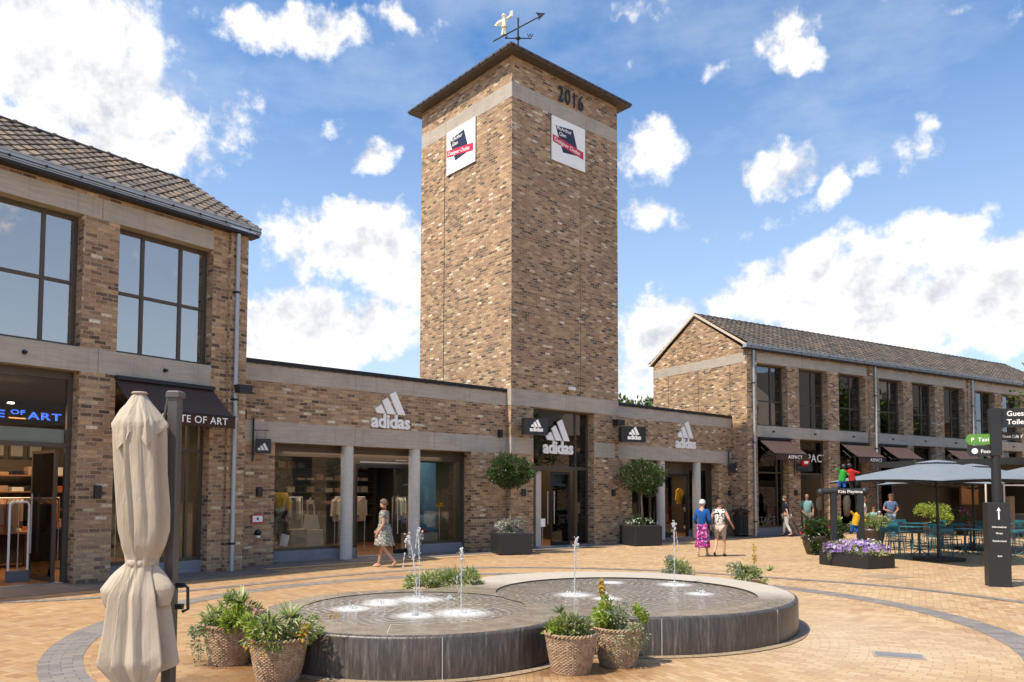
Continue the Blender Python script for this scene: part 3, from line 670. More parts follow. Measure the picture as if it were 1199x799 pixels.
# tower door front
TYW=TY+.30
f=window(tw,8.60,11.46,2.62,4.558,TYW,[8.86,10.86],[],M['glass_tower'],outer=.06)
window(tw,8.60,8.92,.02,2.62,TYW,[],[],M['glass_tower'],outer=.05);window(tw,10.88,11.46,.02,2.62,TYW,[],[],M['glass_tower'],outer=.05)
m=MB();m.box(8.92,8.99,TYW,TYW+.1,.02,2.55);m.box(10.81,10.88,TYW,TYW+.1,.02,2.55);m.box(8.92,10.88,TYW,TYW+.1,2.55,2.619);d=part(m,'door_frame',M['frame'],tw)
m=MB();
m.box(9.80,9.86,TYW+.12,TYW+.16,.03,2.50);m.box(10.62,10.70,TYW+.12,TYW+.16,.03,2.50);m.box(9.86,10.62,TYW+.12,TYW+.16,2.42,2.5);m.box(9.86,10.62,TYW+.12,TYW+.16,.03,.14);l=part(m,'door_leaf',M['black'],d)
m=MB();m.box(9.86,10.62,TYW+.135,TYW+.145,.14,2.42);part(m,'pane',M['glass'],l)
m=MB();m.cyl((9.90,TYW+.08,.75),(9.90,TYW+.08,1.85),.016);m.cyl((9.72,TYW+.2,.75),(9.72,TYW+.2,1.85),.016);part(m,'door_handle',M['steel'],l)
m=MB();m.box(8.99,9.35,TYW+.13,TYW+1.2,.02,2.5);part(m,'inner_jamb',M['white_in'],tw)
m=MB();m.box(8.6,11.46,TY-.05,TY+.4,.012,.034);part(m,'threshold',M['bluestone'],tw)
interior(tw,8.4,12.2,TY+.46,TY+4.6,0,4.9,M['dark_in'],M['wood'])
spotlights(tw,FA,[(9.6,1.0),(10.5,1.0),(9.6,2.4),(10.5,2.4)],0,z=2.85)
arealamp(FA,10.6,2.0,4.2,80,2.4,2.2,(1,.72,.45))

# ------------------------------------------------------------------ RIGHT BUILDING
rb=thing('brick_building','two-storey brick building with long tiled roof and sunlit gable behind the cafe parasols','building',FR.w(0,0),FR.rz)
OR=[(.10,2.0),(2.75,4.68),(5.45,7.38),(8.45,10.35),(11.1,13.0),(13.78,15.68),(16.75,18.65),(19.4,21.3),(22.05,23.95)]
XE=25.6
m=MB();xs=[-.57]+[v for p in OR for v in p]+[XE];zs=[0,4.17,4.65,7.31,7.73,7.86]
BS=[(.10,7.50),(8.30,15.80),(16.6,24.1)]
def eR(x,z): return (inr(x,OR) and (z<4.17 or 4.65<z<7.31)) or (inr(x,BS) and (4.17<z<4.65 or 7.31<z<7.73))
xs=sorted(set(xs+[v for p in BS for v in p]))
wall_grid(m,xs,zs,eR,0,.42)
m.box(-.57,-.2,.421,5.76,0,7.80);m.box(-.57,-.2,.421,5.76,7.801,7.86);m.box(XE-.4,XE,.421,5.76,0,7.86);m.box(-.19,XE-.41,5.4,5.76,0,7.86)
m.prism([(.08,7.861),(5.72,7.861),(2.90,9.72)],-.57,-.25,ax='x');m.prism([(.08,7.861),(5.72,7.861),(2.90,9.72)],XE-.4,XE,ax='x')
m.box(7.62,8.18,-.06,-.002,0,7.80);m.box(15.92,16.48,-.06,-.002,0,7.80);m.box(-.568,-.0,-.06,-.002,0,7.80)
part(m,'wall',M['brick'],rb)
for (a,b) in BS:
    c=(a+b)/2;beams(rb,[(a,c-.8),(c-.794,b)],4.17,4.65);beams(rb,[(a,c-.8),(c-.794,b)],7.31,7.73)
m=MB();m.box(-.575,-.2,.02,5.77,7.28,7.68);part(m,'gable_beam',M['concrete'],rb)
m=MB()
for y in (.85,2.75,4.7): m.box(-.574,-.568,y,y+.02,4.7,7.28)
part(m,'movement_joint',M['darkmetal'],rb)
spouts(rb,[(a+b)/2 for a,b in OR],4.42)
m=MB();m.box(-.19,XE-.41,.43,5.39,4.25,4.5);m.box(-.19,XE-.41,.43,5.39,7.45,7.6);part(m,'floor_slab',M['ceil'],rb)
m=MB();m.box(-.19,XE-.41,2.6,2.65,4.51,7.44);part(m,'upper_partition',M['dark_in'],rb)
for i,(a,b) in enumerate(OR):
    window(rb,a,b,4.65,7.31,.30,[a+(b-a)*.62],[5.75],M['glass_up2'] if 'glass_up2' in M else M['glass_up'],fw=.06,outer=.08)
for i,(a,b) in enumerate(OR):
    m=MB()
    if i in (1,4,7):
        window(rb,a,b,2.62,4.168,.30,[],[],M['glass'],outer=.08)
        m.box(a,a+.08,.31,.39,.01,2.619);m.box(b-.08,b,.31,.39,.01,2.619);d=part(m,'door_frame',M['frame'],rb)
        m=MB();m.box(a+.1,a+.16,.42,.46,.03,2.55);m.box(a+.84,a+.90,.42,.46,.03,2.55);m.box(a+.16,a+.84,.42,.46,2.45,2.55);part(m,'door_leaf',M['darkmetal'],d)
    else:
        m.box(a,b,.24,.42,0,.34);part(m,'sill',M['bluestone'],rb)
        window(rb,a,b,.34,4.168,.30,[a+(b-a)*.8],[2.68],M['glass'],outer=.08)
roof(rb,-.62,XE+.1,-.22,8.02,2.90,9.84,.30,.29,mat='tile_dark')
m=MB()
for sgn in (0,1):
    y0,y1=(-.16,2.90) if sgn==0 else (5.96,2.90)
    m.add([(-.66,y0,7.90),(-.66,y1,9.80),(-.66,y1,9.90),(-.66,y0,8.00),(-.575,y0,7.90),(-.575,y1,9.80),(-.575,y1,9.90),(-.575,y0,8.00)],[(0,1,2,3),(7,6,5,4),(3,2,6,7),(1,0,4,5),(0,3,7,4)])
part(m,'verge_board',M['verge'],rb)
gutter(rb,-.75,XE+.1,-.04,7.86,8.03,.20)
pipe(rb,-.22,-.13,0,7.78);pipe(rb,7.98,-.13,0,7.78);pipe(rb,16.22,-.13,0,7.78)
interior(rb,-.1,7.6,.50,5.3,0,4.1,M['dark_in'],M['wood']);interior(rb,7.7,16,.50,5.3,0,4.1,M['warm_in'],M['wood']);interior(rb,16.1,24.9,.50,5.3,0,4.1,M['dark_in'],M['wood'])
arealamp(FR,3.6,2.2,3.6,110,6,3);arealamp(FR,12,2.2,3.6,150,6,3,(1,.6,.4));arealamp(FR,20,2.2,3.6,140,6,3)
spotlights(rb,FR,[(x,1.6) for x in (1,3.4,6.4,9.2,12,14.5,17.5,20,23)],0,z=3.4)
# ================================================================== WALL FITTINGS, SIGNS, AWNINGS
def on(fr,name,label,cat,x,y,z,group=None): return thing(name,label,cat,fr.w(x,y,z),fr.rz,group)
def awning(fr,x0,x1,txt,label,tx=None,ts=.155,spc=1.05):
    a=on(fr,'awning',label,'awning',x0,0,0,'brown awnings over the shop windows')
    w=x1-x0;n=14;vs=[];m=MB()
    for i in range(n+1):
        t=i/n;vs+=[(w*j/8,-.02-.92*t,4.10-.68*t-.035*math.sin(PI*t)+.004*math.sin(j*3.1)) for j in range(9)]
    fs=[(i*9+j,(i+1)*9+j,(i+1)*9+j+1,i*9+j+1) for i in range(n) for j in range(8)]
    m.add(vs,fs,0,True);m.add([(x,y,z-.012) for x,y,z in vs],[f[::-1] for f in fs],0,True)
    m.build('canopy',M['awning'],a)
    m=MB();k=24;vs=[]
    for i in range(k+1):
        x=w*i/k;vs+=[(x,-.955,3.43),(x,-.955+.008*math.sin(i*1.3),3.30),(x,-.955+.014*math.sin(i*1.3),3.17+.003*math.sin(i*2))]
    fs=[(i*3+j,(i+1)*3+j,(i+1)*3+j+1,i*3+j+1) for i in range(k) for j in range(2)]
    m.add(vs,fs,0,True);m.add([(x,y+.01,z) for x,y,z in vs],[f[::-1] for f in fs],0,True)
    v=m.build('valance',M['awning'],a)
    if txt: text('lettering',txt,ts,M['white'],v,(tx,-.975,3.235),.006,.004,space=spc)
    m=MB();m.box(0,w,-.14,-.02,4.08,4.16);m.cyl((0,-.95,3.425),(w,-.95,3.425),.022)
    m.cyl((.06,-.1,3.75),(.06,-.5,3.42),.018);m.cyl((.06,-.5,3.42),(.06,-.93,3.42),.018);m.cyl((w-.06,-.1,3.75),(w-.06,-.5,3.42),.018);m.cyl((w-.06,-.5,3.42),(w-.06,-.93,3.42),.018)
    m.build('folding_arm',M['darkmetal'],a)
    return a
awning(FL,-1.30,.86,'STATE OF ART','brown canvas awning with white lettering over the left shop window, behind the grey parasol mast',.50,.215)
awning(FR,.10,2.08,'ASPACT','brown awning with white lettering nearest the sunlit gable, above the litter bin',.72,.20,1.25)
awning(FR,5.45,7.42,'ASPACT','brown awning with white lettering above the climbing figure sculpture',.80,.20,1.25)
awning(FR,8.45,10.42,'SKECHERS','brown awning with white lettering over the red-lit shop right of the second downpipe',1.05,.17,1.05)
awning(FR,13.78,15.75,None,'plain brown awning seen just above the apex of the left cafe parasol')
awning(FR,16.75,18.72,None,'plain brown awning partly hidden by the signpost arms')
def downlight(fr,x,z,label,y=0):
    a=on(fr,'wall_lamp',label,'wall lamp',x,y,z,'black up-and-down wall lamps')
    m=MB();m.bbox(-.065,.065,-.10,-.012,-.12,.12,.01);m.build('lamp_body',M['black'],a)
    m=MB();m.box(-.04,.04,-.012,-.001,-.08,.08);m.build('wall_plate',M['black'],a);return a
downlight(FL,-1.58,1.80,'black box wall lamp on the brick pier left of the beige parasol')
downlight(FA,-.34,1.80,'black box wall lamp above the small red-framed notice')
downlight(FA,8.15,1.80,'black wall lamp on the tower between the left ball tree and the door',TY)
downlight(FA,12.40,1.80,'black wall lamp on the tower right of the glass door',TY)
downlight(FA,20.0,1.80,'black wall lamp above and left of the litter bin')
downlight(FR,2.38,1.82,'black wall lamp above the man in the mint polo shirt',-.0)
downlight(FR,4.98+0.05,1.82,'black wall lamp left of the climbing figure sculpture')
downlight(FR,10.75,1.82,'black wall lamp under the left cafe parasol edge')
def logo(par,w,mat,d=.045,y=0,word=True,z0=0,wordoff=.03):
    """three slanting bars over a lower-case word, w wide"""
    bars=[[(.83,.03),(.64,.03),(.425,.60),(.575,.70)],[(.585,.03),(.375,.03),(.245,.395),(.375,.50)],[(.335,.03),(.12,.03),(.075,.15),(.225,.29)]]
    for b in bars:
        m=MB();pts=[((x-.47)*w,z0+z*w*.74+.02*w) for x,z in b];m.prism(pts[::-1],y-d,y,ax='y')
        m.build('logo_bar',mat,par,uv=False)
    if word: text('lettering','adidas',.36*w*1.12,mat,par,(-.0,y-d/2,z0-.252*w),d,wordoff,align='CENTER',space=.97)
def wordlogo(fr,x,y,z,w,label,**k):
    a=on(fr,'logo_sign',label,'sign',x,y,z);logo(a,w,M['white'],**k);return a
wordlogo(FA,3.40,-.012,3.92,1.30,'large white three-bar logo and word on the brickwork left of the tower')
wordlogo(FA,17.0,-.012,3.92,1.36,'white three-bar logo and word on the brickwork of the shop front right of the tower')
wordlogo(FA,9.95,TYW-.045,3.48,1.46,'white three-bar logo and word on the dark glass above the tower door')
def boxsign(x,y,z,label,w=.80,h=.52):
    a=on(FA,'box_sign',label,'sign',x,y,z)
    m=MB();m.bbox(-w/2,w/2,-.14,.14,0,h,.01);m.box(-.04,.04,.141,.5,h*.3,h*.7);m.build('sign_box',M['signblack'],a,rot=(0,0,0))
    for s_ in (1,):
        logo(a,w*.58,M['white'],.01,-.141,True,h*.42)
    a.rotation_euler=(0,0,FA.rz-R(20));return a
boxsign(8.15,TY-.55,3.60,'black box sign with white logo projecting above the left ball tree')
boxsign(12.75,TY-.62,3.58,'black box sign with white logo projecting right of the tower door',.95,.54)
def blade(fr,x,y,z,label,txt=None,w=.52,h=.36):
    a=on(fr,'hanging_sign',label,'sign',x,y,z)
    m=MB();m.box(-.02,.02,-.02,.02,-.45,.62);m.box(-.015,.015,-.015,.0,.36,.37);m.box(.021,w,-.008,.008,.30,.318);m.box(.08,.09,-.004,.004,.1,.299);m.box(w-.09,w-.08,-.004,.004,.1,.299);m.box(.0215,w*.8,-.008,.008,-.30,-.29);m.build('bracket',M['black'],a)
    m=MB();m.bbox(.06,.06+w,-.025,.025,-.26,-.26+h,.005);p=m.build('panel',M['signblack'],a)
    if txt: text('lettering',txt,.10,M['c_grey'],p,(.12,-.03,-.12),.006,0,space=1.2)
    else:
        e=p
        bars=[[(.83,.03),(.64,.03),(.425,.60),(.575,.70)],[(.585,.03),(.375,.03),(.245,.395),(.375,.50)],[(.335,.03),(.12,.03),(.075,.15),(.225,.29)]]
        for b in bars:
            m=MB();m.prism([(.06+w/2+(xx-.47)*.34,-.19+zz*.27) for xx,zz in b][::-1],-.034,-.0255,ax='y');m.build('logo_bar',M['white'],p,uv=False)
    return a
s1=blade(FA,-.52,-.05,3.0,'small square black hanging sign with a white logo, left of the yellow mannequin window',w=.36);s1.rotation_euler=(0,0,FA.rz-R(28))
s2=blade(FA,19.9,-.10,2.95,'black hanging sign with a white logo at the right end of the low shop',w=.72);s2.rotation_euler=(0,0,FA.rz-R(30))
s3=blade(FR,2.25,-.10,3.0,'black hanging sign beside the red box, left of the door with large white letters','ASPACT',w=.70);s3.rotation_euler=(0,0,FR.rz-R(30))
a=on(FR,'box_sign','small red box sign above the black hanging sign near the man in the mint polo','sign',2.62,-.35,2.98);m=MB();m.prism([(-.22,0),(-.26,.18),(-.2,.30),(.2,.30),(.26,.2),(.22,0)][::-1],-.06,.06,ax='y');m.build('sign_box',M['red'],a);m=MB();m.box(-.12,.12,-.066,-.061,.10,.2);m.build('emblem',M['white'],a)
a=on(FR,'window_lettering','large white letters on the transom glass of the door right of the first awning','sign',2.9,.28,3.20);text('letters','ASPACT',.50,M['white'],a,(0,0,0),.01,0,space=1.15)
a=on(FR,'window_lettering','dim white letters low on the window behind the litter bin','sign',.3,.28,.55);text('letters','STAGE',.36,M['c_grey'],a,(0,0,0),.01,0,space=1.1)
# notice, alarm, camera, flood lights
a=on(FA,'notice','small white notice in a red frame on the brick wall left of the mannequin window','notice',-.36,-.004,1.14);m=MB();m.box(-.16,.16,-.02,0,-.105,.105);m.build('frame',M['red'],a);m=MB();m.box(-.125,.125,-.024,-.0205,-.075,.075);m.build('sheet',M['white'],a);m=MB();m.cyl((0,-.0245,0),(0,-.027,0),.03);m.build('emblem',M['navy'],a)
a=on(FA,'siren','round black and grey siren below the red-framed notice','siren',-.36,-.004,.78);m=MB();m.ball((0,-.06,.02),.085,16);m.cyl((0,0,0),(0,-.05,0),.07);m.build('housing',M['black'],a);m=MB();m.cyl((0,-.05,-.10),(0,-.05,-.04),.055,.065,n=16);m.build('cup',M['white'],a)
a=on(FA,'security_camera','small white security camera above the tower door beam','camera',10.2,TY-.02,5.28);m=MB();m.cyl((-.12,-.16,0),(.16,-.12,.0),.06,n=14);m.build('camera_body',M['white'],a);m=MB();m.box(-.02,.02,-.12,0,-.02,.03);m.build('bracket',M['white'],a)
def spot(fr,x,y,z,label,s=1):
    a=on(fr,'flood_light',label,'flood light',x,y,z)
    m=MB();m.prism([(-.20*s,.10*s),(.20*s,.10*s),(.16*s,-.10*s),(-.17*s,-.10*s)][::-1],-.30*s,-.06*s,ax='y');m.build('lamp_head',M['black'],a);m=MB();m.box(-.03,.03,-.06*s+.001,0,-.03,.03);m.build('bracket',M['black'],a);return a
spot(FL,1.42,-.2,4.15,'black flood light strapped over the downpipe at the right end of the left building',.9)
spot(FA,12.55,TY-.0,4.28,'black flood light on the tower just right of its glass, above the box sign')
for fr,x,y,z,l in ((FA,-.78,-.0,3.68,'small black sensor box on the wall beside the left building corner'),(FA,7.35,-.0,3.64,'small black sensor box on the wall at the left edge of the tower')):
    a=on(fr,'sensor_box',l,'sensor',x,y,z);m=MB();m.bbox(-.05,.05,-.16,-.001,-.12,.12,.01);m.build('housing',M['black'],a)
spot(FR,8.05,-.2,4.05,'black flood light on the second downpipe of the right building',.7)
# tower year and boards
yr=on(FA,'year_sign','black ornate year numerals 2016 near the top of the tower','sign',XT0,TY,0)
for i,ch in enumerate('2016'):
    b=text_mb(ch,.76,.03,.004);b.xf(Matrix.Diagonal((.72,1,1,1)));b.build('numeral',M['black'],yr,(2.02+i*.325,-.055,15.06),(0,0,0),uv=False)
def board(par,w,h):
    """white board, tilted dark quadrilateral, red band; local x right, z up, faces -y"""
    m=MB();m.box(0,w,-.05,-.006,0,h);m.build('board',M['white'],par)
    m=MB();m.box(-.02,w+.02,-.005,0,-.02,h+.02);m.build('backing',M['darkmetal'],par)
    m=MB();m.prism([(.10*w,.80*h),(.62*w,.86*h),(.80*w,.31*h),(.32*w,.25*h)][::-1],-.055,-.0505,ax='y');m.build('dark_shape',M['navy'],par)
    m=MB();m.prism([(.02*w,.575*h),(.94*w,.44*h),(.94*w,.27*h),(.02*w,.42*h)][::-1],-.060,-.0555,ax='y');m.build('red_band',M['crimson'],par)
    text('lettering','McArthur',.185,M['white'],par,(.13*w,-.0585,.725*h),.004,.006,rot=(0,R(-1),0),space=.95)
    text('lettering','Glen',.185,M['white'],par,(.20*w,-.0585,.605*h),.004,.006,rot=(0,R(-1),0),space=.95)
    text('lettering','Designer Outlet',.200,M['white'],par,(.055*w,-.063,.445*h),.004,.004,rot=(0,R(8.2),0),space=.95)
a=on(FA,'board_sign','white board with dark shape and red band under the year on the tower','sign',XT0+1.74,TY,12.93);board(a,1.60,1.52)
c=FA.w(XT0,TY+3.46,12.97)
a=thing('board_sign','white board with dark shape and red band on the sunlit left tower face','sign',c,FA.rz-PI/2);board(a,1.62,1.54)
# weather vane
wx,wy,wz=FA.w(XT0+.70,TY+.5,TZ+.25)
wv=thing('weather_vane','black arrow weather vane with a gilded figure standing on its tail, on the tower roof','weather vane',(wx,wy,wz),0)
m=MB();m.cyl((0,0,-.2),(0,0,1.50),.030,n=8);m.cyl((0,0,1.47),(0,0,1.62),.02,.002,n=8);m.build('pole',M['black'],wv)
m=MB();m.lathe([(.01,-.08),(.09,-.01),(.09,.01),(.01,.08)],10,(0,0,.81));m.cyl((-.44,.0,.81),(.44,-.0,.81),.018,n=6);m.cyl((0,-.44,.81),(0,.44,.81),.018,n=6);cr=m.build('compass_arms',M['black'],wv)
text('compass_letter','W',.20,M['black'],cr,(.30,0,.83),.02,.01);text('compass_letter','S',.20,M['black'],cr,(-.44,0,.83),.02,.01)
m=MB();m.cyl((-.84,0,.70),(.80,0,1.61),.022,n=6);m.prism([(.66,1.42),(.90,1.67),(.58,1.70),(.70,1.55)],-.012,.012,ax='y');m.build('arrow',M['black'],wv)
fg=MB()
fg.cyl((-.50,0,.40),(-.52,0,.72),.05,.075,n=8);fg.cyl((-.62,0,.36),(-.56,0,.72),.05,.075,n=8);fg.cyl((-.54,0,.70),(-.54,0,1.10),.13,.09,n=10);fg.ball((-.56,0,1.24),.095,12)
fg.cyl((-.50,0,1.05),(-.26,0,1.26),.05,.035,n=8);fg.cyl((-.60,0,1.02),(-.86,0,.86),.06,.04,n=8);fg.prism([(-.34,1.22),(-.2,1.22),(-.18,1.5),(-.3,1.46)],-.02,.02,ax='y');fg.prism([(-.6,1.1),(-.8,1.02),(-.98,.78),(-.74,.78),(-.58,.9)],-.015,.015,ax='y')
fg.xf(Matrix.Translation((-.47,0,.92))@Matrix.Diagonal((.80,1,.76,1))@Matrix.Translation((.55,0,-.38)))
fg.build('gilded_figure',M['gold'],wv)

# ================================================================== SHOP CONTENTS
def gar(mbx,w=.44,h=.66):
    pts=[(-.05,0),(-w/2,-.09),(-w/2-.05,-.5),(-w/2+.04,-.52),(-w/2+.06,-h),(w/2-.06,-h),(w/2-.04,-.52),(w/2+.05,-.5),(w/2,-.09),(.05,0)]
    mbx.prism(pts,-.03,.03,ax='y')
gm=MB();gar(gm)
G0={}
def garment(mat):
    if mat not in G0:
        G0[mat]=gm.build('hanging_shirt',M[mat],None,(0,0,-50),uv=False,link=False)
    return G0[mat]
def rack(fr,x,y,n,mats,rlabel,glabel,ggroup,z=1.62,sp=.075,turn=70):
    r=on(fr,'clothes_rack',rlabel,'clothes rack',x,y,.03)
    L=n*sp+.1;m=MB();m.cyl((0,0,z),(L,0,z),.014);m.build('rail',M['steel'],r)
    for q in (0,L): m=MB();m.cyl((q,0,0),(q,0,z),.014);m.cyl((q,-.25,.01),(q,.25,.01),.014);m.build('leg',M['steel'],r)
    for i in range(n):
        c=garment(random.choice(mats)).copy();COL.objects.link(c);c.location=fr.w(x+.08+i*sp,y,z+.01)
        c.rotation_euler=(0,0,fr.rz+R(turn+random.uniform(-9,9)));k=random.uniform(.9,1.1);c.scale=(k,1,k)
        tag(c,glabel,'shirt',ggroup)
def shelf(fr,x,y,w,zs,label,glabel,ggroup,mats,wood='wood'):
    r=on(fr,'wall_shelf',label,'shelf',x,y,0)
    for z in zs: m=MB();m.box(0,w,-.36,0,z-.03,z);m.build('board',M[wood],r)
    m=MB();m.box(-.04,0,-.36,0,.03,max(zs)+.3);m.box(w,w+.04,-.36,0,.03,max(zs)+.3);m.build('side_panel',M[wood],r)
    for z in zs:
        q=.12
        while q<w-.2:
            if random.random()<.9:
                m=MB();h=random.uniform(.05,.22);k=0
                while k<h: m.bbox(-.13+random.uniform(-.01,.01),.13,-.15,.15,k,k+.03,.008);k+=.034
                o=m.build('folded_clothes',M[random.choice(mats)],None,fr.w(x+q,y-.18,z+.002),(0,0,fr.rz),uv=False)
                tag(o,glabel,'folded clothes',ggroup)
            q+=.34
rack(FL,-3.35,1.9,13,['c_tan','c_cream','c_rust','c_grey','c_pink','c_tan'],'front clothes rail loaded with shirts inside the left shop door','shirt in the tan and grey row on the front rail of the left shop','shirts on the front rail of the left shop')
rack(FL,-2.3,3.2,16,['c_tan','c_navy','c_grey','c_rust','c_black'],'second clothes rail further back inside the left shop','shirt on the dark back rail of the left shop','shirts on the back rail of the left shop')
shelf(FL,-3.4,5.3,3.6,[.9,1.35,1.8,2.2],'warm lit back shelf with folded clothes in the left shop','folded clothes on the back shelf of the left shop','folded clothes on the left shop shelf',['c_tan','c_cream','c_tan','c_rust','c_navy','c_white'])
a=on(FL,'shop_table','low wooden display table with folded clothes in the left shop','table',-2.6,4.3,0)
m=MB();m.bbox(0,1.5,-.4,.4,.82,.88);m.build('table_top',M['wood'],a)
for q,w in ((.06,-.34),(1.44,-.34),(.06,.34),(1.44,.34)): m=MB();m.box(q-.03,q+.03,w-.03,w+.03,.03,.819);m.build('leg',M['wood'],a)
for i in range(5):
    m=MB();m.bbox(-.13,.13,-.16,.16,0,.05+.04*(i%3),.01);o=m.build('folded_clothes',M[['c_tan','c_cream','c_tan','c_white','c_rust'][i]],None,FL.w(-2.4+i*.28,4.3,.882),(0,0,FL.rz),uv=False);tag(o,'folded clothes in the row on the wooden table of the left shop','folded clothes','folded clothes on the left shop table')
a=on(FL,'security_gate','pale looped security gate standing just inside the left shop door','security gate',-2.75,1.0,.03)
m=MB();m.tube([(0,0,0),(0,0,1.5),(.03,0,1.56),(.30,0,1.56),(.34,0,1.5),(.34,0,0)],.022,8);m.build('loop',M['white'],a);m=MB();m.bbox(-.03,.37,-.05,.05,0,.22);m.build('foot',M['c_grey'],a)
for i in range(6):
    a=on(FL,'wall_picture','small framed picture in the row high on the back wall of the left shop','picture',-3.0+i*.42,5.42,2.62,'framed pictures in the left shop');m=MB();m.box(0,.34,-.02,0,0,.42);m.build('frame',M['black'],a);m=MB();m.box(.04,.30,-.026,-.021,.05,.37);m.build('print',M['c_grey'],a)
# left shop window next to it
rack(FL,-.5,1.5,7,['c_navy','c_black','c_grey'],'dark clothes rail behind the glass under the lettered awning','dark shirt hanging behind the glass under the lettered awning','dark shirts in the awning window')
a=on(FL,'display_crate','stack of wooden drawers behind the glass at the grey parasol mast','crate',.02,.95,.03);m=MB()
m.bbox(0,.55,-.25,.25,0,.85);m.build('carcass',M['wood'],a)
for k in range(3): m=MB();m.bbox(.03,.52,-.27,-.251,.05+k*.27,.29+k*.27);m.build('drawer',M['c_tan'],a)
# adidas window 1: mannequins etc
rack(FA,1.0,2.0,9,['c_black','c_cream','c_grey','c_navy'],'clothes rail behind the mannequin window','shirt hanging behind the mannequin window','shirts behind the mannequin window')
rack(FA,2.9,2.2,12,['c_pink','c_cream','c_tan','c_pink'],'clothes rail of pinkish shirts seen through the doorway behind the walking woman','pinkish shirt on the rail seen through the doorway behind the walking woman','pinkish shirts inside the doorway',turn=25)
rack(FA,5.0,2.4,6,['c_grey','c_white','c_tan'],'clothes rail behind the blue poster window','shirt on the rail behind the blue poster window','shirts behind the blue poster window')
shelf(FA,.5,5.7,5.6,[1.0,1.4,1.8,2.2,2.6],'long dark back shelf full of shoes and clothes in the low shop','folded goods on the long dark back shelf of the low shop','goods on the low shop back shelf',['c_grey','c_black','c_cream','c_tan','c_navy','c_pink'],'dark_in')
a=on(FA,'paper_bag','cream shopping bag with long handles standing on the boxes in the mannequin window','bag',1.55,1.0,.80)
m=MB();m.prism([(-.20,0),(.20,0),(.24,.02),(.17,.38),(-.15,.40)][::-1],-.06,.06,ax='y');m.build('bag_body',M['c_cream'],a)
m=MB();m.tube([(-.10,0,.36),(-.11,0,.62),(-.02,0,.85),(.08,0,.62),(.11,0,.36)],.018,6);m.build('handle',M['c_cream'],a)
for i,(x,w,h,z,mt,lb_) in enumerate(((1.12,.42,.36,.45,'c_tan','tan box on the floor of the mannequin window'),(1.56,.46,.34,.45,'c_cream','cream box under the shopping bag in the mannequin window'))):
    a=on(FA,'display_box',lb_,'box',x,.95,.031);m=MB();m.bbox(-w/2,w/2,-.2,.2,0,h+.42,.01);m.build('box_body',M[mt],a)
a=on(FA,'card_stand','small white price card leaning in the mannequin window','card',.72,.86,.035);m=MB();m.prism([(-.12,.35),(.10,.35),(.16,.62),(-.06,.68)][::-1],-.01,.01,ax='y');m.build('card',M['white'],a);m=MB();m.cyl((.02,.0,.0),(.02,.02,.36),.01);m.build('stem',M['steel'],a)
a=on(FA,'poster','tall blue seaside poster hanging in the window right of the second round column','poster',4.78,.95,.35)
mp,t=newmat('blue_print');u=t.n('ShaderNodeSeparateXYZ',{0:t.ob()});zz_=t.M('ADD',u.outputs[2],t.M('MULTIPLY',t.noise(t.ob(),3,3),.2));t.pbr(t.ramp(t.M('DIVIDE',zz_,2.5),[(0,(.05,.2,.35)),(.2,(.03,.15,.33)),(.34,(.35,.5,.6)),(.37,(.02,.14,.3)),(.55,(.12,.35,.52)),(.8,(.2,.42,.6)),(1,(.10,.3,.55))]),.5)
m=MB();m.box(0,.85,-.01,.01,0,2.35);m.build('print',mp,a)
a=on(FA,'shoe_display','cream plinth box with a red shoe behind the blue poster window','plinth',5.15,.90,.03);m=MB();m.bbox(-.45,.42,-.18,.18,.0,.55,.01);m.build('plinth',M['c_cream'],a);m=MB();m.bbox(-.2,.12,-.08,.08,.551,.63,.02);m.bbox(-.16,-.02,-.06,.06,.631,.70,.02);m.build('shoe',M['c_red'],a)
for x,l in ((5.75,'yellow trainer on a wire stand high in the poster window'),):
    a=on(FA,'trainer',l,'shoe',x,.9,1.35);m=MB();m.bbox(-.14,.14,-.05,.05,0,.07,.02);m.bbox(.02,.14,-.045,.045,.071,.13,.02);m.build('shoe',M['c_yellow'],a);m=MB();m.cyl((0,0,-1.32),(0,0,-.002),.012);m.build('stand',M['steel'],a)
# tower interior
for x,y,z,mt,l in ((9.15,1.4,1.45,'c_rust','rust shirt on the left wall inside the tower door'),(9.62,3.4,2.05,'c_yellow','yellow shirt high on the back wall inside the tower door'),(10.45,3.3,2.1,'c_orange','bright orange shirt high on the back wall inside the tower door'),(10.85,3.4,2.0,'c_cream','cream shirt at the right of the back wall inside the tower door')):
    c=garment(mt).copy();COL.objects.link(c);c.location=FA.w(x+y*.35,y,z);c.rotation_euler=(0,0,FA.rz);tag(c,l,'shirt')
rack(FA,10.6,2.6,8,['c_cream','c_grey','c_tan'],'clothes rail in the middle of the tower shop','shirt on the rail in the middle of the tower shop','shirts inside the tower',z=1.3)
shelf(FA,9.6,4.3,2.4,[.9,1.35,1.8],'back shelf with goods inside the tower door','goods on the back shelf inside the tower','goods on the tower shelf',['c_grey','c_black','c_cream','c_red'],'wood')
shelf(FA,14.2,5.6,5.4,[1.0,1.4,1.9,2.3],'warm lit back shelf in the right wing of the low shop','goods on the warm lit shelf in the right wing','goods on the right wing shelf',['c_orange','c_yellow','c_red','c_cream','c_rust'],'wood')
for x,y,z,mt,l in ((16.55,2.2,2.2,'c_yellow','yellow shirt glowing above the door in the right wing'),(17.0,2.3,2.15,'c_red','red shirt glowing above the door in the right wing'),(14.25,1.3,2.0,'c_orange','orange shirt in the window behind the right ball tree'),(18.5,1.4,2.0,'c_yellow','yellow shirt in the window left of the litter bin wall')):
    c=garment(mt).copy();COL.objects.link(c);c.location=FA.w(x,y,z);c.rotation_euler=(0,0,FA.rz);tag(c,l,'shirt')
rack(FA,14.3,2.4,8,['c_grey','c_black','c_cream'],'clothes rail behind the right ball tree window','shirt on the rail behind the right ball tree window','shirts in the right wing',z=1.4)
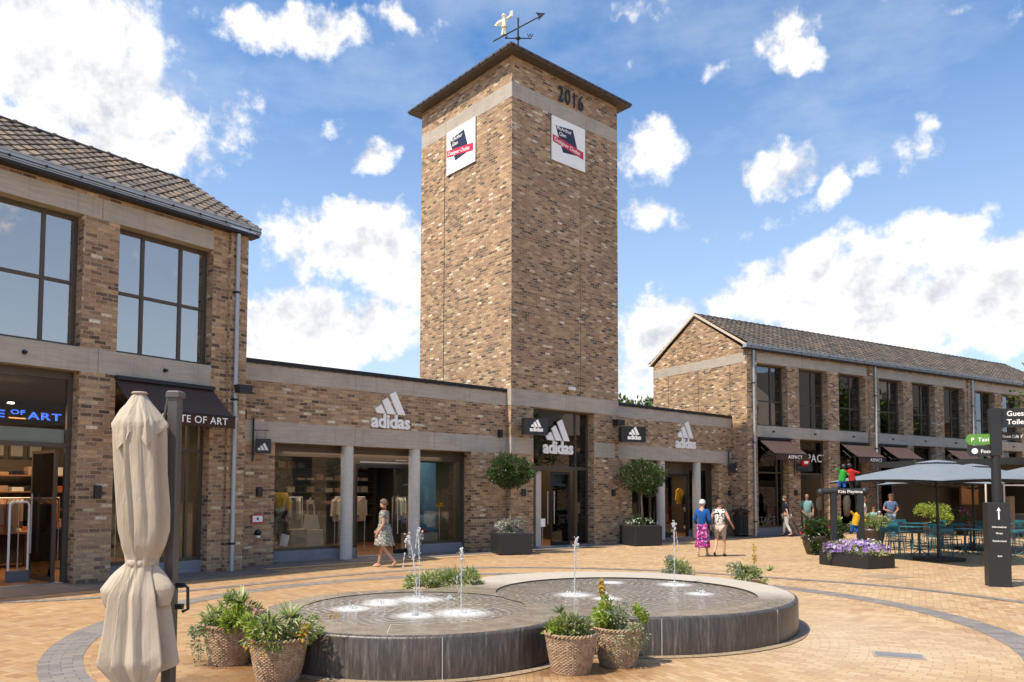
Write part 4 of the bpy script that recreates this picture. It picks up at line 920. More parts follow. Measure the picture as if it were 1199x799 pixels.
a=on(FA,'window_sticker','small white notice on a stand in the tower doorway','notice',9.02,TY-.0,.70);m=MB();m.box(-.1,.1,-.01,.0,.0,.26);m.build('sheet',M['white'],a);m=MB();m.cyl((0,.01,-.67),(0,.01,0),.008);m.build('stem',M['steel'],a)
# right building interiors
for i,(x,mats,l) in enumerate(((.5,['c_cream','c_tan'],'first window of the right building'),(6.0,['c_grey','c_navy'],'window behind the sculpture'),(8.6,['c_red','c_rust','c_white'],'red-lit window under the third lettered awning'),(14.0,['c_red','c_tan'],'window behind the parasol pole'),(17.0,['c_orange','c_tan'],'window right of the signpost base'))):
    rack(FR,x,1.6,9,mats,'clothes rail inside the '+l,'shirt hanging inside the '+l,'shirts inside the '+l)
shelf(FR,8.2,4.9,2.4,[1.0,1.5,2.0,2.5,3.0],'red-lit back shelf in the middle shop of the right building','shoe boxes on the red-lit shelf of the right building','boxes on the red-lit shelf',['c_red','c_red','c_white','c_orange'],'red')
a=on(FR,'wall_panel','red display panel glowing inside the shop right of the second downpipe','display panel',8.5,.95,.4);m=MB();m.box(0,.55,0,.05,0,3.2);m.build('panel',M['red'],a)
for k in range(6): m=MB();m.cyl((.30,-.001,.6+k*.45),(.30,-.03,.6+k*.45),.10 if k%2 else .07);m.build('badge',M['white'],a)
# ================================================================== FOUNTAIN
C1=(-1.10,9.14,1.82);C2=(1.46,10.92,2.46);B1=(-1.17,9.25,1.34);B2=(1.56,10.66,1.78);MID=(.20,10.02)
def sdf(x,y,off=0,k=.42):
    d=[math.hypot(x-c[0],y-c[1])-c[2] for c in (C1,C2)]
    h=max(0,1-abs(d[0]-d[1])/k);return min(d)-h*h*k*.25+off
def outline(off,n=200):
    pts=[]
    for i in range(n):
        t=2*PI*i/n;lo,hi=0,6
        for _ in range(30):
            r=(lo+hi)/2
            if sdf(MID[0]+r*math.cos(t),MID[1]+r*math.sin(t),off)<0: lo=r
            else: hi=r
        pts.append((MID[0]+lo*math.cos(t),MID[1]+lo*math.sin(t)))
    return pts
def wetstone():
    m,t=newmat('wet_stone_side');o=t.ob();s3=t.n('ShaderNodeSeparateXYZ',{0:o})
    an=t.M('ARCTAN2',t.M('SUBTRACT',s3.outputs[0],MID[0]),t.M('SUBTRACT',s3.outputs[1],MID[1]))
    v=t.n('ShaderNodeCombineXYZ',{0:t.M('MULTIPLY',an,3.6),1:t.M('MULTIPLY',s3.outputs[2],.10),2:0.}).outputs[0]
    n1=t.noise(v,26,4,.75);n2=t.noise(v,6,3,.6);n3=t.noise(o,2.5,4)
    c=t.ramp(n1,[(.30,(.025,.021,.018)),(.48,(.075,.063,.055)),(.60,(.13,.115,.10)),(.76,(.38,.35,.32))])
    c=t.mix(t.ramp(n2,[(.35,.6),(.65,0)]),c,(.025,.021,.018));c=t.mix(t.ramp(n3,[(.5,0),(.75,.5)]),c,(.11,.07,.05))
    t.pbr(c,t.M('MULTIPLY_ADD',n1,.25,.22),t.bump(t.M('ADD',n1,n2),.012,.7),spec=.6);return m
def topstone():
    m,t=newmat('fountain_coping');o=t.ob();n=t.noise(o,5,5,.7);n2=t.noise(o,60,3,.6)
    s3=t.n('ShaderNodeSeparateXYZ',{0:o})
    wet=t.ramp(t.M('ADD',t.M('MULTIPLY',t.M('SUBTRACT',11.1,s3.outputs[1]),.55),t.M('MULTIPLY',t.M('SUBTRACT',2.2,s3.outputs[0]),.16)),[(.0,0),(.5,1)])
    c=t.mix(n,(.38,.335,.275),(.55,.50,.425));c=t.mix(t.ramp(n2,[(.3,.3),(.5,0)]),c,(.12,.10,.08))
    wet=t.M('MULTIPLY',wet,t.ramp(n,[(.3,1),(.62,.75)]))
    c=t.mix(wet,c,t.mix(1,c,(.50,.46,.41),'MULTIPLY'))
    t.pbr(c,t.M('MULTIPLY_ADD',wet,-.5,.66),t.bump(n2,.002,.4),spec=.5);return m
JET1=[(-1.19,9.90),(-.58,8.80),(-1.62,9.72),(-1.90,9.10),(-1.62,9.52),(-1.08,8.62)]
JET2=[(.86,10.47),(2.48,11.65),(1.55,11.9),(1.25,10.1),(2.6,10.6)]
def water_mat(jets,name,foam=.34):
    m,t=newmat(name);p=t.ob()
    h=None;fo=None
    for i,(x,y) in enumerate(jets):
        d=t.V('LENGTH',t.V('SUBTRACT',p,(x,y,.415)),out=1)
        dd=t.M('ADD',d,t.M('MULTIPLY',t.noise(p,4.5,2),.10))
        w=t.M('MULTIPLY',t.M('SINE',t.M('MULTIPLY_ADD',dd,62.,i*1.3)),t.M('POWER',2.718,t.M('MULTIPLY',d,-1.6)))
        f=t.M('POWER',2.718,t.M('MULTIPLY',t.M('MULTIPLY',d,d),-1/(foam*foam*(.45 if i>1 else .8))))
        h=w if h is None else t.M('ADD',h,w);fo=f if fo is None else t.M('MAXIMUM',fo,f)
    n1=t.noise(p,55,5,.75);sw=t.noise(t.V('ADD',p,t.V('SCALE',t.noise(p,1.5,2,.5,'Color'),sc=.6)),8,4,.7)
    hh=t.M('ADD',t.M('MULTIPLY',h,.35),t.M('MULTIPLY',sw,.6))
    crest=t.ramp(t.M('ADD',t.M('MULTIPLY',h,.22),t.M('MULTIPLY',sw,.8)),[(.44,0),(.66,.75)])
    fm=t.M('MULTIPLY',t.M('ADD',t.M('MULTIPLY',fo,1.25),t.M('MULTIPLY',t.M('SUBTRACT',n1,.72),1.6)),1.25,clamp=True)
    fm=t.M('MAXIMUM',fm,t.M('MULTIPLY',t.M('MULTIPLY',crest,t.ramp(n1,[(.45,0),(.6,.65)])),1.,clamp=True))
    stone=t.mix(t.noise(p,3,4),(.19,.16,.13),(.32,.28,.235))
    stone=t.mix(crest,stone,(.48,.46,.43))
    nr=t.bump(t.M('ADD',hh,t.M('MULTIPLY',n1,t.M('MULTIPLY_ADD',fm,.5,.05))),.02,.75)
    a=t.n('ShaderNodeBsdfPrincipled',{'Base Color':t.mix(fm,stone,(.72,.71,.69)),'Roughness':t.M('MULTIPLY_ADD',fm,.45,.06),'Specular IOR Level':.6,'Normal':nr,'IOR':1.33}).outputs[0]
    t.out(a);return m
ft=thing('fountain','low dark stone fountain of two joined round basins with water running over its front','fountain',(0,0,0))
m=MB();levels=[(0,.0),(0,.395),(.008,.414),(.024,.426),(.045,.43)];N=200
for off,z in levels: m.v+=[(x,y,z) for x,y in outline(off,N)]
for k in range(len(levels)-1):
    for i in range(N): j=(i+1)%N;m.f.append((k*N+i,k*N+j,(k+1)*N+j,(k+1)*N+i));m.m.append(0);m.s.append(True)
body=m.build('stone_wall',wetstone(),ft)
# seams in the wall
m=MB();base=outline(-.004,N)
for i in range(4,N,17):
    x,y=base[i];dx,dy=x-MID[0],y-MID[1];l=math.hypot(dx,dy);tx,ty=-dy/l,dx/l
    m.add([(x-tx*.004,y-ty*.004,.01),(x+tx*.004,y+ty*.004,.01),(x+tx*.004,y+ty*.004,.41),(x-tx*.004,y-ty*.004,.41),(x-tx*.004-dx/l*.02,y-ty*.004-dy/l*.02,.01),(x+tx*.004-dx/l*.02,y+ty*.004-dy/l*.02,.01),(x+tx*.004-dx/l*.02,y+ty*.004-dy/l*.02,.41),(x-tx*.004-dx/l*.02,y-ty*.004-dy/l*.02,.41)],[(0,1,2,3),(0,3,7,4),(1,5,6,2)])
m.build('seam',M['concrete'],body)
# coping with two round openings
bm=bmesh.new();edges=[]
def loop(pts,z):
    vs=[bm.verts.new((x,y,z)) for x,y in pts]
    for i in range(len(vs)): edges.append(bm.edges.new((vs[i],vs[(i+1)%len(vs)])))
loop(outline(.045,N),.43)
def circ(c,n=72,dr=0): return [(c[0]+(c[2]+dr)*math.cos(2*PI*i/n),c[1]+(c[2]+dr)*math.sin(2*PI*i/n)) for i in range(n)]
loop(circ(B1),.43);loop(circ(B2),.43)
bmesh.ops.triangle_fill(bm,edges=edges,use_beauty=True,use_dissolve=False)
for c in (B1,B2): # remove faces filling the basins
    for f in [f for f in bm.faces if (f.calc_center_median().xy-Vector(c[:2])).length<c[2]*.96]: bm.faces.remove(f)
bmesh.ops.recalc_face_normals(bm,faces=bm.faces)
if sum(f.normal.z for f in bm.faces)<0: bmesh.ops.reverse_faces(bm,faces=bm.faces)
me=bpy.data.meshes.new('coping');bm.to_mesh(me);bm.free();me.materials.append(topstone())
cop=bpy.data.objects.new('coping',me);COL.objects.link(cop);cop.parent=ft
m=MB()
for c in (B1,B2):
    b=len(m.v);P=circ(c);n=len(P);vs=[(x,y,.43) for x,y in P]+[(x,y,.36) for x,y in P]
    m.add(vs,[(i,n+i,n+(i+1)%n,(i+1)%n) for i in range(n)],0,True)
m.build('basin_wall',plain('wet_dark_stone',(.02,.017,.014),.3),cop)
for c,js,nm,zz in ((B1,JET1,'ripple_small',.419),(B2,JET2,'ripple_large',.408)):
    m=MB();P=circ(c,72,-.001);m.add([(x,y,zz) for x,y in P],[tuple(range(len(P)))]);w=m.build('water',water_mat(js,nm,.42 if nm=='ripple_small' else .33),ft)
m=MB()
m.box(-.002,.002,-.35,.35,0,.002);  # joints on the coping
for a_,b_ in (((-.62,8.62),(-.25,7.92)),((-1.25,7.95),(-1.2,7.35)),((.15,9.3),(.9,9.45)),((-2.0,10.3),(-2.25,10.75)),((3.2,9.9),(3.75,9.55)),((1.2,12.5),(1.3,13.3)),((.3,12.0),(-.3,12.45))):
    p=Vector((*a_,.4315));q=Vector((*b_,.4315));d=(q-p).normalized();n_=Vector((-d.y,d.x,0))*.005
    if sdf(q.x,q.y,.05)>0: q=p+(q-p)*.85
    m.add([p+n_,p-n_,q-n_,q+n_],[(0,1,2,3)])
m.v=m.v[8:];m.f=[tuple(i-8 for i in f) for f in m.f[6:]];m.m=m.m[6:];m.s=m.s[6:]
m.build('coping_joint',M['c_cream'],cop)
bd=MB();n_=160;A_=outline(-.006,n_);B_=outline(-.115,n_);bd.add([(x,y,.004) for x,y in A_]+[(x,y,.012) for x,y in A_]+[(x,y,.012) for x,y in B_]+[(x,y,.004) for x,y in B_],[(k*n_+i,(k+1)*n_+i,(k+1)*n_+(i+1)%n_,k*n_+(i+1)%n_) for k in (1,2) for i in range(n_)]);struct(bd.build('paving_border',M['border']))
# jets
def jetmat():
    m,t=newmat('white_water');o=t.ob()
    d=t.n('ShaderNodeBsdfPrincipled',{'Base Color':(.85,.87,.88,1),'Roughness':.12,'Specular IOR Level':.8,'Transmission Weight':.35,'IOR':1.33}).outputs[0]
    tr=t.n('ShaderNodeBsdfTranslucent',{'Color':(.95,.96,.97,1)}).outputs[0];mx=t.n('ShaderNodeMixShader',{0:.35,1:d,2:tr}).outputs[0]
    tp=t.n('ShaderNodeBsdfTransparent').outputs[0]
    t.out(t.n('ShaderNodeMixShader',{0:t.ramp(t.noise(o,30,3,.7),[(.35,.55),(.55,1)]),1:tp,2:mx}).outputs[0]);return m
JM=jetmat()
def jet(x,y,h,lean,label,r=.0095):
    rnd=random.Random(int(x*100+y*10));j=MB();n=int(16+h*30);path=[];rs=[]
    for i in range(n+1):
        t=i/n
        path.append((lean*t*t*h+rnd.uniform(-1,1)*.006*(.3+t),rnd.uniform(-1,1)*.008*(.3+t),h*t));rs.append(r*(.45+.55*t+rnd.uniform(-.3,.5)*t))
    j.tube(path,rs,7)
    tx=path[-1][0]
    for _ in range(int(9+h*14)):
        j.ball((tx+rnd.gauss(0,.018),rnd.gauss(0,.016),h+rnd.uniform(-.12,.04)),rnd.uniform(.006,.017),8,sz=1.3)
    # falling water beside the column
    px=rnd.uniform(.02,.05)*rnd.choice((-1,1));fall=[]
    for i in range(9):
        t=i/8;fall.append((tx+px*(t**.6)*(1.6),rnd.uniform(-.01,.01),h*(1-.55*t)))
    for i in range(8):
        if rnd.random()<.8: j.tube([fall[i],tuple(a+(b-a)*.8 for a,b in zip(fall[i],fall[i+1]))],[rnd.uniform(.004,.012),rnd.uniform(.003,.009)],5)
    for _ in range(int(40+h*50)):
        t=rnd.random();j.ball((tx*t+rnd.gauss(0,.028),rnd.gauss(0,.028),h*t),rnd.uniform(.0025,.007),5)
    for _ in range(26):
        a=rnd.uniform(0,6.3);q=rnd.uniform(0,.16);j.ball((math.cos(a)*q,math.sin(a)*q,rnd.uniform(0,.05)*(1-q*3)),rnd.uniform(.004,.012),6)
    o=j.build('water_jet',JM,None,(x,y,.415),uv=False);return tag(o,label,'water jet','water jets of the fountain')
jet(-1.19,9.90,.90,-.02,'tallest thin water jet in the small basin, in front of the round column')
jet(-.58,8.80,.72,.0,'single water jet near the right edge of the small basin')
jet(-1.24,10.0,.82,-.14,'leaning broken water jet left of the tall thin one')
jet(.86,10.47,.74,.02,'water jet in the large basin before the tower door',.012)
jet(2.48,11.65,.93,.0,'slim water jet at the back right of the large basin')
for x,y,l in ((-1.08,8.62,'small bubbling spout in the near part of the small basin'),(-1.90,9.10,'small bubbling spout at the left of the small basin'),(-.80,9.85,'small bubbling spout at the back of the small basin'),(-1.62,9.52,'small bubbling spout at the back left of the small basin'),(1.25,10.1,'small bubbling spout behind the two front baskets'),(2.6,10.6,'small bubbling spout in the right of the large basin')):
    rnd=random.Random(int(x*77));j=MB()
    for _ in range(22):
        a=rnd.uniform(0,6.3);q=abs(rnd.gauss(0,.05));j.ball((math.cos(a)*q,math.sin(a)*q,rnd.uniform(0,.07)*max(0,1-q*8)+.002),rnd.uniform(.005,.014),6)
    tag(j.build('water_spout',JM,None,(x,y,.417),uv=False),l,'water jet','bubbling spouts of the fountain')
# drains
def drain(x,y,w,d,rz,label):
    a=thing('drain_cover',label,'drain cover',(x,y,0),rz);m=MB();m.box(-w/2,w/2,-d/2,d/2,.001,.008);m.build('frame',plain('cast_iron',(.34,.29,.23),.7,.1),a)
    m=MB()
    for i in range(7): m.box(-w/2+.03,w/2-.03,-d/2+.04+i*(d-.08)/7,-d/2+.04+i*(d-.08)/7+.02,.009,.013)
    m.build('bar',M['bluestone'] if w<.6 else M['bandy'],a)
drain(4.30,8.55,.52,.30,R(-20),'grey grated drain cover in the pavers right of the fountain')
drain(8.1,16.6,.85,.75,R(25),'flat inspection cover in the pavers in front of the flower box')
# ================================================================== PLANTS
def leaf_cloud(mb,c,rad,n,ln,wd,m=0,shell=.55,droop=.0,clump=7,upright=0,rnd=random,zmin=None,spread=1.):
    """leaf-shaped faces in clumps through an ellipsoid"""
    cl=[]
    for _ in range(clump):
        v=Vector((rnd.gauss(0,1),rnd.gauss(0,1),rnd.gauss(0,1))).normalized();q=rnd.uniform(.25,.95)
        cl.append((v*q,rnd.uniform(.28,.55)*spread))
    for _ in range(n):
        if clump:
            cc,cr=rnd.choice(cl);v=cc+Vector((rnd.gauss(0,1),rnd.gauss(0,1),rnd.gauss(0,1))).normalized()*cr*rnd.uniform(shell,1)
        else:
            v=Vector((rnd.gauss(0,1),rnd.gauss(0,1),rnd.gauss(0,1))).normalized()*rnd.uniform(shell,1)**.6
        if v.length>1.12: v=v.normalized()*rnd.uniform(.9,1.1)
        p=Vector((c[0]+v.x*rad[0],c[1]+v.y*rad[1],c[2]+v.z*rad[2]))
        if zmin is not None and p.z<zmin: p.z=zmin+rnd.random()*.04
        d=Vector((v.x,v.y,v.z+upright))+Vector((rnd.gauss(0,.5),rnd.gauss(0,.5),rnd.gauss(0,.5)-droop));d.normalize()
        s=d.cross(Vector((rnd.gauss(0,1),rnd.gauss(0,1),rnd.gauss(0,1)))).normalized()
        L=ln*rnd.uniform(.6,1.3);w=wd*rnd.uniform(.7,1.25);nn=d.cross(s)
        mid=p+d*L*.5+nn*L*.06
        mb.add([p,mid-s*w/2,p+d*L-nn*L*.1,mid+s*w/2],[(0,1,2,3)],m)
def spiky(mb,c,n,ln,wd,m=0,rnd=random,up=.6):
    for i in range(n):
        a=rnd.uniform(0,2*PI);el=rnd.uniform(.1,1.2)
        d=Vector((math.cos(a)*math.cos(el),math.sin(a)*math.cos(el),math.sin(el)*up+.15)).normalized();s=Vector((-math.sin(a),math.cos(a),0))
        L=ln*rnd.uniform(.6,1.15);p=Vector(c);pts=[];
        for k in range(5):
            t=k/4;q=p+d*L*t+Vector((0,0,-L*.28*t*t));w=wd*(.5 if k==0 else math.sin(PI*min(1,.2+t*.78))**.7);pts+=[q-s*w/2,q+s*w/2]
        mb.add(pts,[(2*k,2*k+1,2*k+3,2*k+2) for k in range(4)],m)
def flowers(mb,c,rad,n,sz,m=0,rnd=random,top=True):
    for _ in range(n):
        v=Vector((rnd.gauss(0,1),rnd.gauss(0,1),abs(rnd.gauss(0,1)) if top else rnd.gauss(0,1))).normalized()*rnd.uniform(.8,1.12)
        p=Vector((c[0]+v.x*rad[0],c[1]+v.y*rad[1],c[2]+v.z*rad[2]));ax=(v+Vector((rnd.gauss(0,.4),rnd.gauss(0,.4),rnd.gauss(0,.4)))).normalized()
        u=ax.cross(Vector((.3,.5,.8))).normalized();w=ax.cross(u);s=sz*rnd.uniform(.7,1.2);vs=[p]
        for k in range(10):
            a=2*PI*k/10;r=s*(1 if k%2==0 else .62);vs.append(p+u*math.cos(a)*r+w*math.sin(a)*r+ax*s*.25)
        mb.add(vs,[(0,1+k,1+(k+1)%10) for k in range(10)],m)
def trailing(mb,c,r,n,ln,m=0,rnd=random,a0=0,a1=2*PI):
    for _ in range(n):
        a=rnd.uniform(a0,a1);L=ln*rnd.uniform(.4,1.1);k=int(L/.022);p=Vector((c[0]+math.cos(a)*r,c[1]+math.sin(a)*r,c[2]));o=Vector((math.cos(a),math.sin(a),0))
        for i in range(k):
            t=i/k;q=p+o*(.05+.03*math.sin(t*5))*min(1,t*4)+Vector((rnd.gauss(0,.010),rnd.gauss(0,.010),-L*t))
            d=Vector((rnd.gauss(0,1),rnd.gauss(0,1),rnd.gauss(0,.6)-.3)).normalized();s=d.cross(Vector((rnd.gauss(0,1),rnd.gauss(0,1),1))).normalized();l=.026*rnd.uniform(.6,1.3)
            mb.add([q,q+d*l*.5-s*l*.35,q+d*l,q+d*l*.5+s*l*.35],[(0,1,2,3)],m)
# wicker basket
def basket_mesh(r0=.19,r1=.27,h=.40):
    m=MB();rows=23;nst=30
    def rad(z): t=z/h;return r0+(r1-r0)*(t**.75)
    for k in range(rows):
        z=.02+(h-.05)*k/(rows-1);n=nst*4;path=[]
        vs=[];q=6
        for i in range(n):
            a=2*PI*i/n;w=.0036*math.cos(nst/2*2*a/1+ (PI if k%2 else 0))
            R_=rad(z)+w+random.uniform(-.0015,.0015);zz=z+.002*math.sin(3*a+k)+random.uniform(-.001,.001)
            for j in range(q):
                b=2*PI*j/q;vs.append((math.cos(a)*(R_+.006*math.cos(b)),math.sin(a)*(R_+.006*math.cos(b)),zz+.0088*math.sin(b)))
        m.add(vs,[(i*q+j,((i+1)%n)*q+j,((i+1)%n)*q+(j+1)%q,i*q+(j+1)%q) for i in range(n) for j in range(q)],0,True)
    for i in range(nst):
        a=2*PI*i/nst;m.tube([(math.cos(a)*rad(z),math.sin(a)*rad(z),z) for z in (0,h*.25,h*.5,h*.75,h)],.007,5)
    m.lathe([(.0,.015),(r0-.01,.015),(rad(h*.5)-.012,h*.5),(r1-.012,h-.03),(.0,h-.04)],32)
    b=MB()
    for ph in (0,PI):
        n=120;vs=[];q=6
        for zc,rr,am in ((h,r1,1),(.012,r0,.5)):
            vs=[]
            for i in range(n):
                a=2*PI*i/n;c_=math.cos(20*a+ph)*.010*am;s_=math.sin(20*a+ph)*.012*am
                for j in range(q):
                    t=2*PI*j/q;vs.append((math.cos(a)*(rr+c_+.011*math.cos(t)),math.sin(a)*(rr+c_+.011*math.cos(t)),zc+s_+.011*math.sin(t)))
            b.add(vs,[(i*q+j,((i+1)%n)*q+j,((i+1)%n)*q+(j+1)%q,i*q+(j+1)%q) for i in range(n) for j in range(q)],0,True)
    return m,b
bk0=thing('wicker_basket','brown wicker planter basket, the left one of the pair at the left of the fountain','basket',(-2.97,8.12,0),.3,'wicker planter baskets round the fountain')
bm_,br_=basket_mesh();bb=bm_.build('basket_body',M['wicker'],bk0,uv=False);br_.build('braided_rim',M['wicker'],bb,uv=False)
def bask(x,y,rz,label,sc=1): return dup(bk0,(x,y,0),rz,label,'wicker planter baskets round the fountain',sc)
bask(-2.24,7.40,1.1,'brown wicker planter basket, the right one of the pair touching the small basin',1.0)
bask(.60,7.76,2.0,'pale wicker planter basket, the left one of the pair in front of the fountain',.96)
bask(1.12,8.10,.5,'pale wicker planter basket, the right one of the pair in front of the fountain',.96)
bask(-.95,11.55,.9,'wicker basket half hidden behind the back rim of the small basin',.85)
bask(3.05,13.75,.9,'wicker basket hidden behind the back rim near the slim water jet',.85)
bask(4.12,13.15,.4,'wicker basket hidden behind the right back rim of the large basin',.85)
def bplant(x,y,z,seed,label,parts,group=None):
    rnd=random.Random(seed);t=thing('basket_plant' if seed<10 else 'planter_plant',label,'plant',(x,y,z),0,group)
    if seed<3: t.scale=(1.08,1.08,1.20)
    elif seed<5: t.scale=(.93,.93,1.0)
    for fn,mat,nm in parts:
        m=MB();fn(m,rnd);m.build(nm,M[mat],t,uv=False)
    return t
LC=leaf_cloud
bplant(-2.97,8.12,.38,1,'bushy plants with strap leaves and lime foliage in the left basket of the left pair',[
 (lambda m,r:(LC(m,(0,0,.05),(.30,.28,.20),1500,.065,.022,clump=14,rnd=r,zmin=-.02),spiky(m,(-.15,.0,.10),40,.26,.020,rnd=r),spiky(m,(.10,0,.20),60,.24,.024,rnd=r)),'leaf_mix','foliage'),
 (lambda m,r:(LC(m,(.13,-.10,.10),(.18,.16,.13),420,.075,.034,clump=6,rnd=r,zmin=-.02),),'leaf_lime','lime_foliage'),
 (lambda m,r:(LC(m,(-.18,-.12,.0),(.16,.14,.10),520,.030,.020,clump=5,rnd=r,zmin=-.06),trailing(m,(0,0,.0),.27,34,.34,rnd=r,a0=PI*.9,a1=PI*1.45)),'leaf_sage','trailing_foliage')])
bplant(-2.24,7.40,.38,2,'mixed yellow-green plants with orange sedum tips in the right basket of the left pair',[
 (lambda m,r:(LC(m,(0,0,.08),(.33,.30,.22),1700,.065,.020,clump=14,rnd=r,zmin=-.02),spiky(m,(.1,0,.16),110,.25,.018,rnd=r),spiky(m,(-.05,-.1,.12),70,.24,.02,rnd=r)),'leaf_mix','foliage'),
 (lambda m,r:(LC(m,(-.12,-.12,.08),(.18,.16,.12),420,.07,.03,clump=6,rnd=r),),'leaf_lime','lime_foliage'),
 (lambda m,r:(trailing(m,(0,0,.02),.26,7,.13,rnd=r,a0=PI*1.2,a1=PI*1.5),LC(m,(.22,-.16,.05),(.10,.10,.08),60,.05,.02,clump=3,rnd=r),LC(m,(.50,-.05,.20),(.05,.04,.025),60,.02,.01,clump=0,rnd=r)),'petal_y','orange_tips'),
 (lambda m,r:(LC(m,(-.22,-.02,.20),(.08,.08,.06),70,.028,.022,clump=3,rnd=r),),'c_pink','pink_sedum')])
bplant(.60,7.76,.38,3,'rosette succulent and lime foliage in the left basket of the front pair',[
 (lambda m,r:(LC(m,(0,0,.04),(.27,.26,.18),1200,.06,.026,clump=12,rnd=r,zmin=-.02),),'leaf_mix','foliage'),
 (lambda m,r:(spiky(m,(.06,-.16,.12),70,.19,.024,rnd=r,up=.9),spiky(m,(-.12,.02,.20),40,.18,.018,rnd=r),trailing(m,(0,0,.0),.25,10,.12,rnd=r,a0=PI*1.2,a1=PI*1.9)),'leaf_sage','rosette'),
 (lambda m,r:(LC(m,(-.17,-.08,.08),(.12,.12,.10),260,.06,.03,clump=5,rnd=r),),'leaf_lime','lime_foliage')])
bplant(1.12,8.10,.38,4,'lime and cream foliage with trailing stems in the right basket of the front pair',[
 (lambda m,r:(LC(m,(-.10,0,.13),(.20,.24,.18),700,.06,.032,clump=9,rnd=r,zmin=0),LC(m,(.25,-.05,.12),(.1,.14,.1),160,.06,.03,clump=4,rnd=r)),'leaf_lime','foliage'),
 (lambda m,r:(LC(m,(.08,-.02,.10),(.24,.26,.17),1400,.030,.022,clump=10,rnd=r,zmin=-.02),trailing(m,(0,0,.0),.26,36,.30,rnd=r,a0=-PI*.65,a1=PI*.1),trailing(m,(0,0,.0),.26,16,.12,rnd=r,a0=PI*1.1,a1=PI*1.6)),'leaf_sage','trailing_foliage'),
 (lambda m,r:(flowers(m,(-.18,.02,.34),(.035,.035,.17),60,.016,rnd=r),flowers(m,(-.18,.02,.40),(.03,.03,.12),40,.015,rnd=r,top=False),m.tube([(-.18,.02,.05),(-.18,.02,.5)],.006,5)),'petal_y','flower_spike')])
bplant(-.95,11.55,.34,5,'wide green shrub with strap leaves behind the small basin',[
 (lambda m,r:(LC(m,(-.28,0,.10),(.34,.3,.20),1300,.08,.022,clump=12,rnd=r,zmin=-.2),LC(m,(.18,0,.08),(.38,.3,.22),1500,.075,.022,clump=12,rnd=r,zmin=-.2),spiky(m,(.3,0,.15),60,.28,.018,rnd=r),spiky(m,(-.3,0,.12),60,.26,.022,rnd=r),spiky(m,(0,0,.15),50,.26,.018,rnd=r)),'leaf_mix','foliage'),
 (lambda m,r:(spiky(m,(-.42,-.1,.05),80,.2,.02,rnd=r),),'leaf_sage','pale_foliage'),
 (lambda m,r:(spiky(m,(.12,.1,.2),10,.30,.012,rnd=r,up=2.5),),'petal_y','orange_stems')])
bplant(3.05,13.75,.34,6,'grey-green shrub behind the slim water jet',[
 (lambda m,r:(LC(m,(0,0,.06),(.34,.3,.20),1100,.075,.02,clump=10,rnd=r,zmin=-.2),spiky(m,(-.1,0,.15),50,.24,.02,rnd=r)),'leaf_mix','foliage'),
 (lambda m,r:(LC(m,(-.15,-.1,.12),(.2,.2,.2),420,.06,.018,clump=5,rnd=r),),'leaf_grey','silver_foliage')])
bplant(4.12,13.15,.34,7,'grey-green shrub with an ochre flower spike at the right back of the large basin',[
 (lambda m,r:(LC(m,(0,0,.05),(.38,.32,.20),1200,.075,.02,clump=10,rnd=r,zmin=-.2),spiky(m,(-.15,0,.15),60,.26,.022,rnd=r),spiky(m,(.3,0,.12),40,.2,.02,rnd=r)),'leaf_mix','foliage'),
 (lambda m,r:(LC(m,(-.2,-.1,.15),(.2,.2,.2),420,.06,.018,clump=5,rnd=r),),'leaf_sage','pale_foliage'),
 (lambda m,r:(flowers(m,(.05,.0,.42),(.035,.035,.16),60,.018,rnd=r,top=False),m.tube([(.05,0,.0),(.05,0,.55)],.007,5)),'petal_y','flower_spike')])
# ball trees in black planters
def planter(x,y,rz,label,w=.98,h=.62):
    a=thing('black_planter',label,'planter',(x,y,0),rz,'black square planters by the tower door')
    m=MB();m.bbox(-w/2,w/2,-w/2,w/2,.03,h,.012);m.build('box_body',M['box_black'],a)
    m=MB();m.box(-w/2+.06,w/2-.06,-w/2+.06,w/2-.06,0,.03);m.build('base',M['black'],a)
    m=MB();m.box(-w/2+.05,w/2-.05,-w/2+.05,w/2-.05,h+.001,h+.012);m.build('soil',M['soil'],a)
def balltree(x,y,z0,seed,label,cz,rad,n=6500,lean=0):
    rnd=random.Random(seed);t=thing('ball_tree',label,'tree',(x,y,z0),0)
    m=MB();m.tube([(0,0,0),(.02,0,.4),(-.01,.01,.95),(lean,0,cz-.2),(lean,0,cz+.15)],[.045,.036,.032,.03,.015],8)
    for k in range(9):
        a=k*2.4;m.tube([(lean,0,cz-.25+.04*k),(lean+math.cos(a)*rad[0]*.35,math.sin(a)*rad[1]*.35,cz+.05),(lean+math.cos(a)*rad[0]*.75,math.sin(a)*rad[1]*.75,cz+.15*math.sin(k*2))],[.018,.012,.004],5)
    m.build('trunk',M['bark'],t)
    m=MB();LC(m,(lean,0,cz),(rad[0]*.93,rad[1]*.93,rad[2]*.9),n//2,.075,.036,clump=26,rnd=rnd,shell=.2)
    for i in range(n//2):
        v=Vector((rnd.gauss(0,1),rnd.gauss(0,1),rnd.gauss(0,1))).normalized();q=.84+.38*noise.noise(v*2.9+Vector((seed,0,0)))+rnd.uniform(-.12,.06)+(.10 if rnd.random()<.05 else 0)
        p=Vector((lean+v.x*rad[0]*q,v.y*rad[1]*q,cz+v.z*rad[2]*q));d=(v+Vector((rnd.gauss(0,.6),rnd.gauss(0,.6),rnd.gauss(0,.6)))).normalized();s=d.cross(Vector((rnd.gauss(0,1),rnd.gauss(0,1),rnd.gauss(0,1)))).normalized();L=.075*rnd.uniform(.7,1.3)
        m.add([p,p+d*L*.5-s*.018,p+d*L,p+d*L*.5+s*.018],[(0,1,2,3)])
    m.build('crown',M['leaf_tree'],t,uv=False)
planter(-.02,22.45,R(18),'black square planter left of the tower door, holding the round ball tree and silver plants')
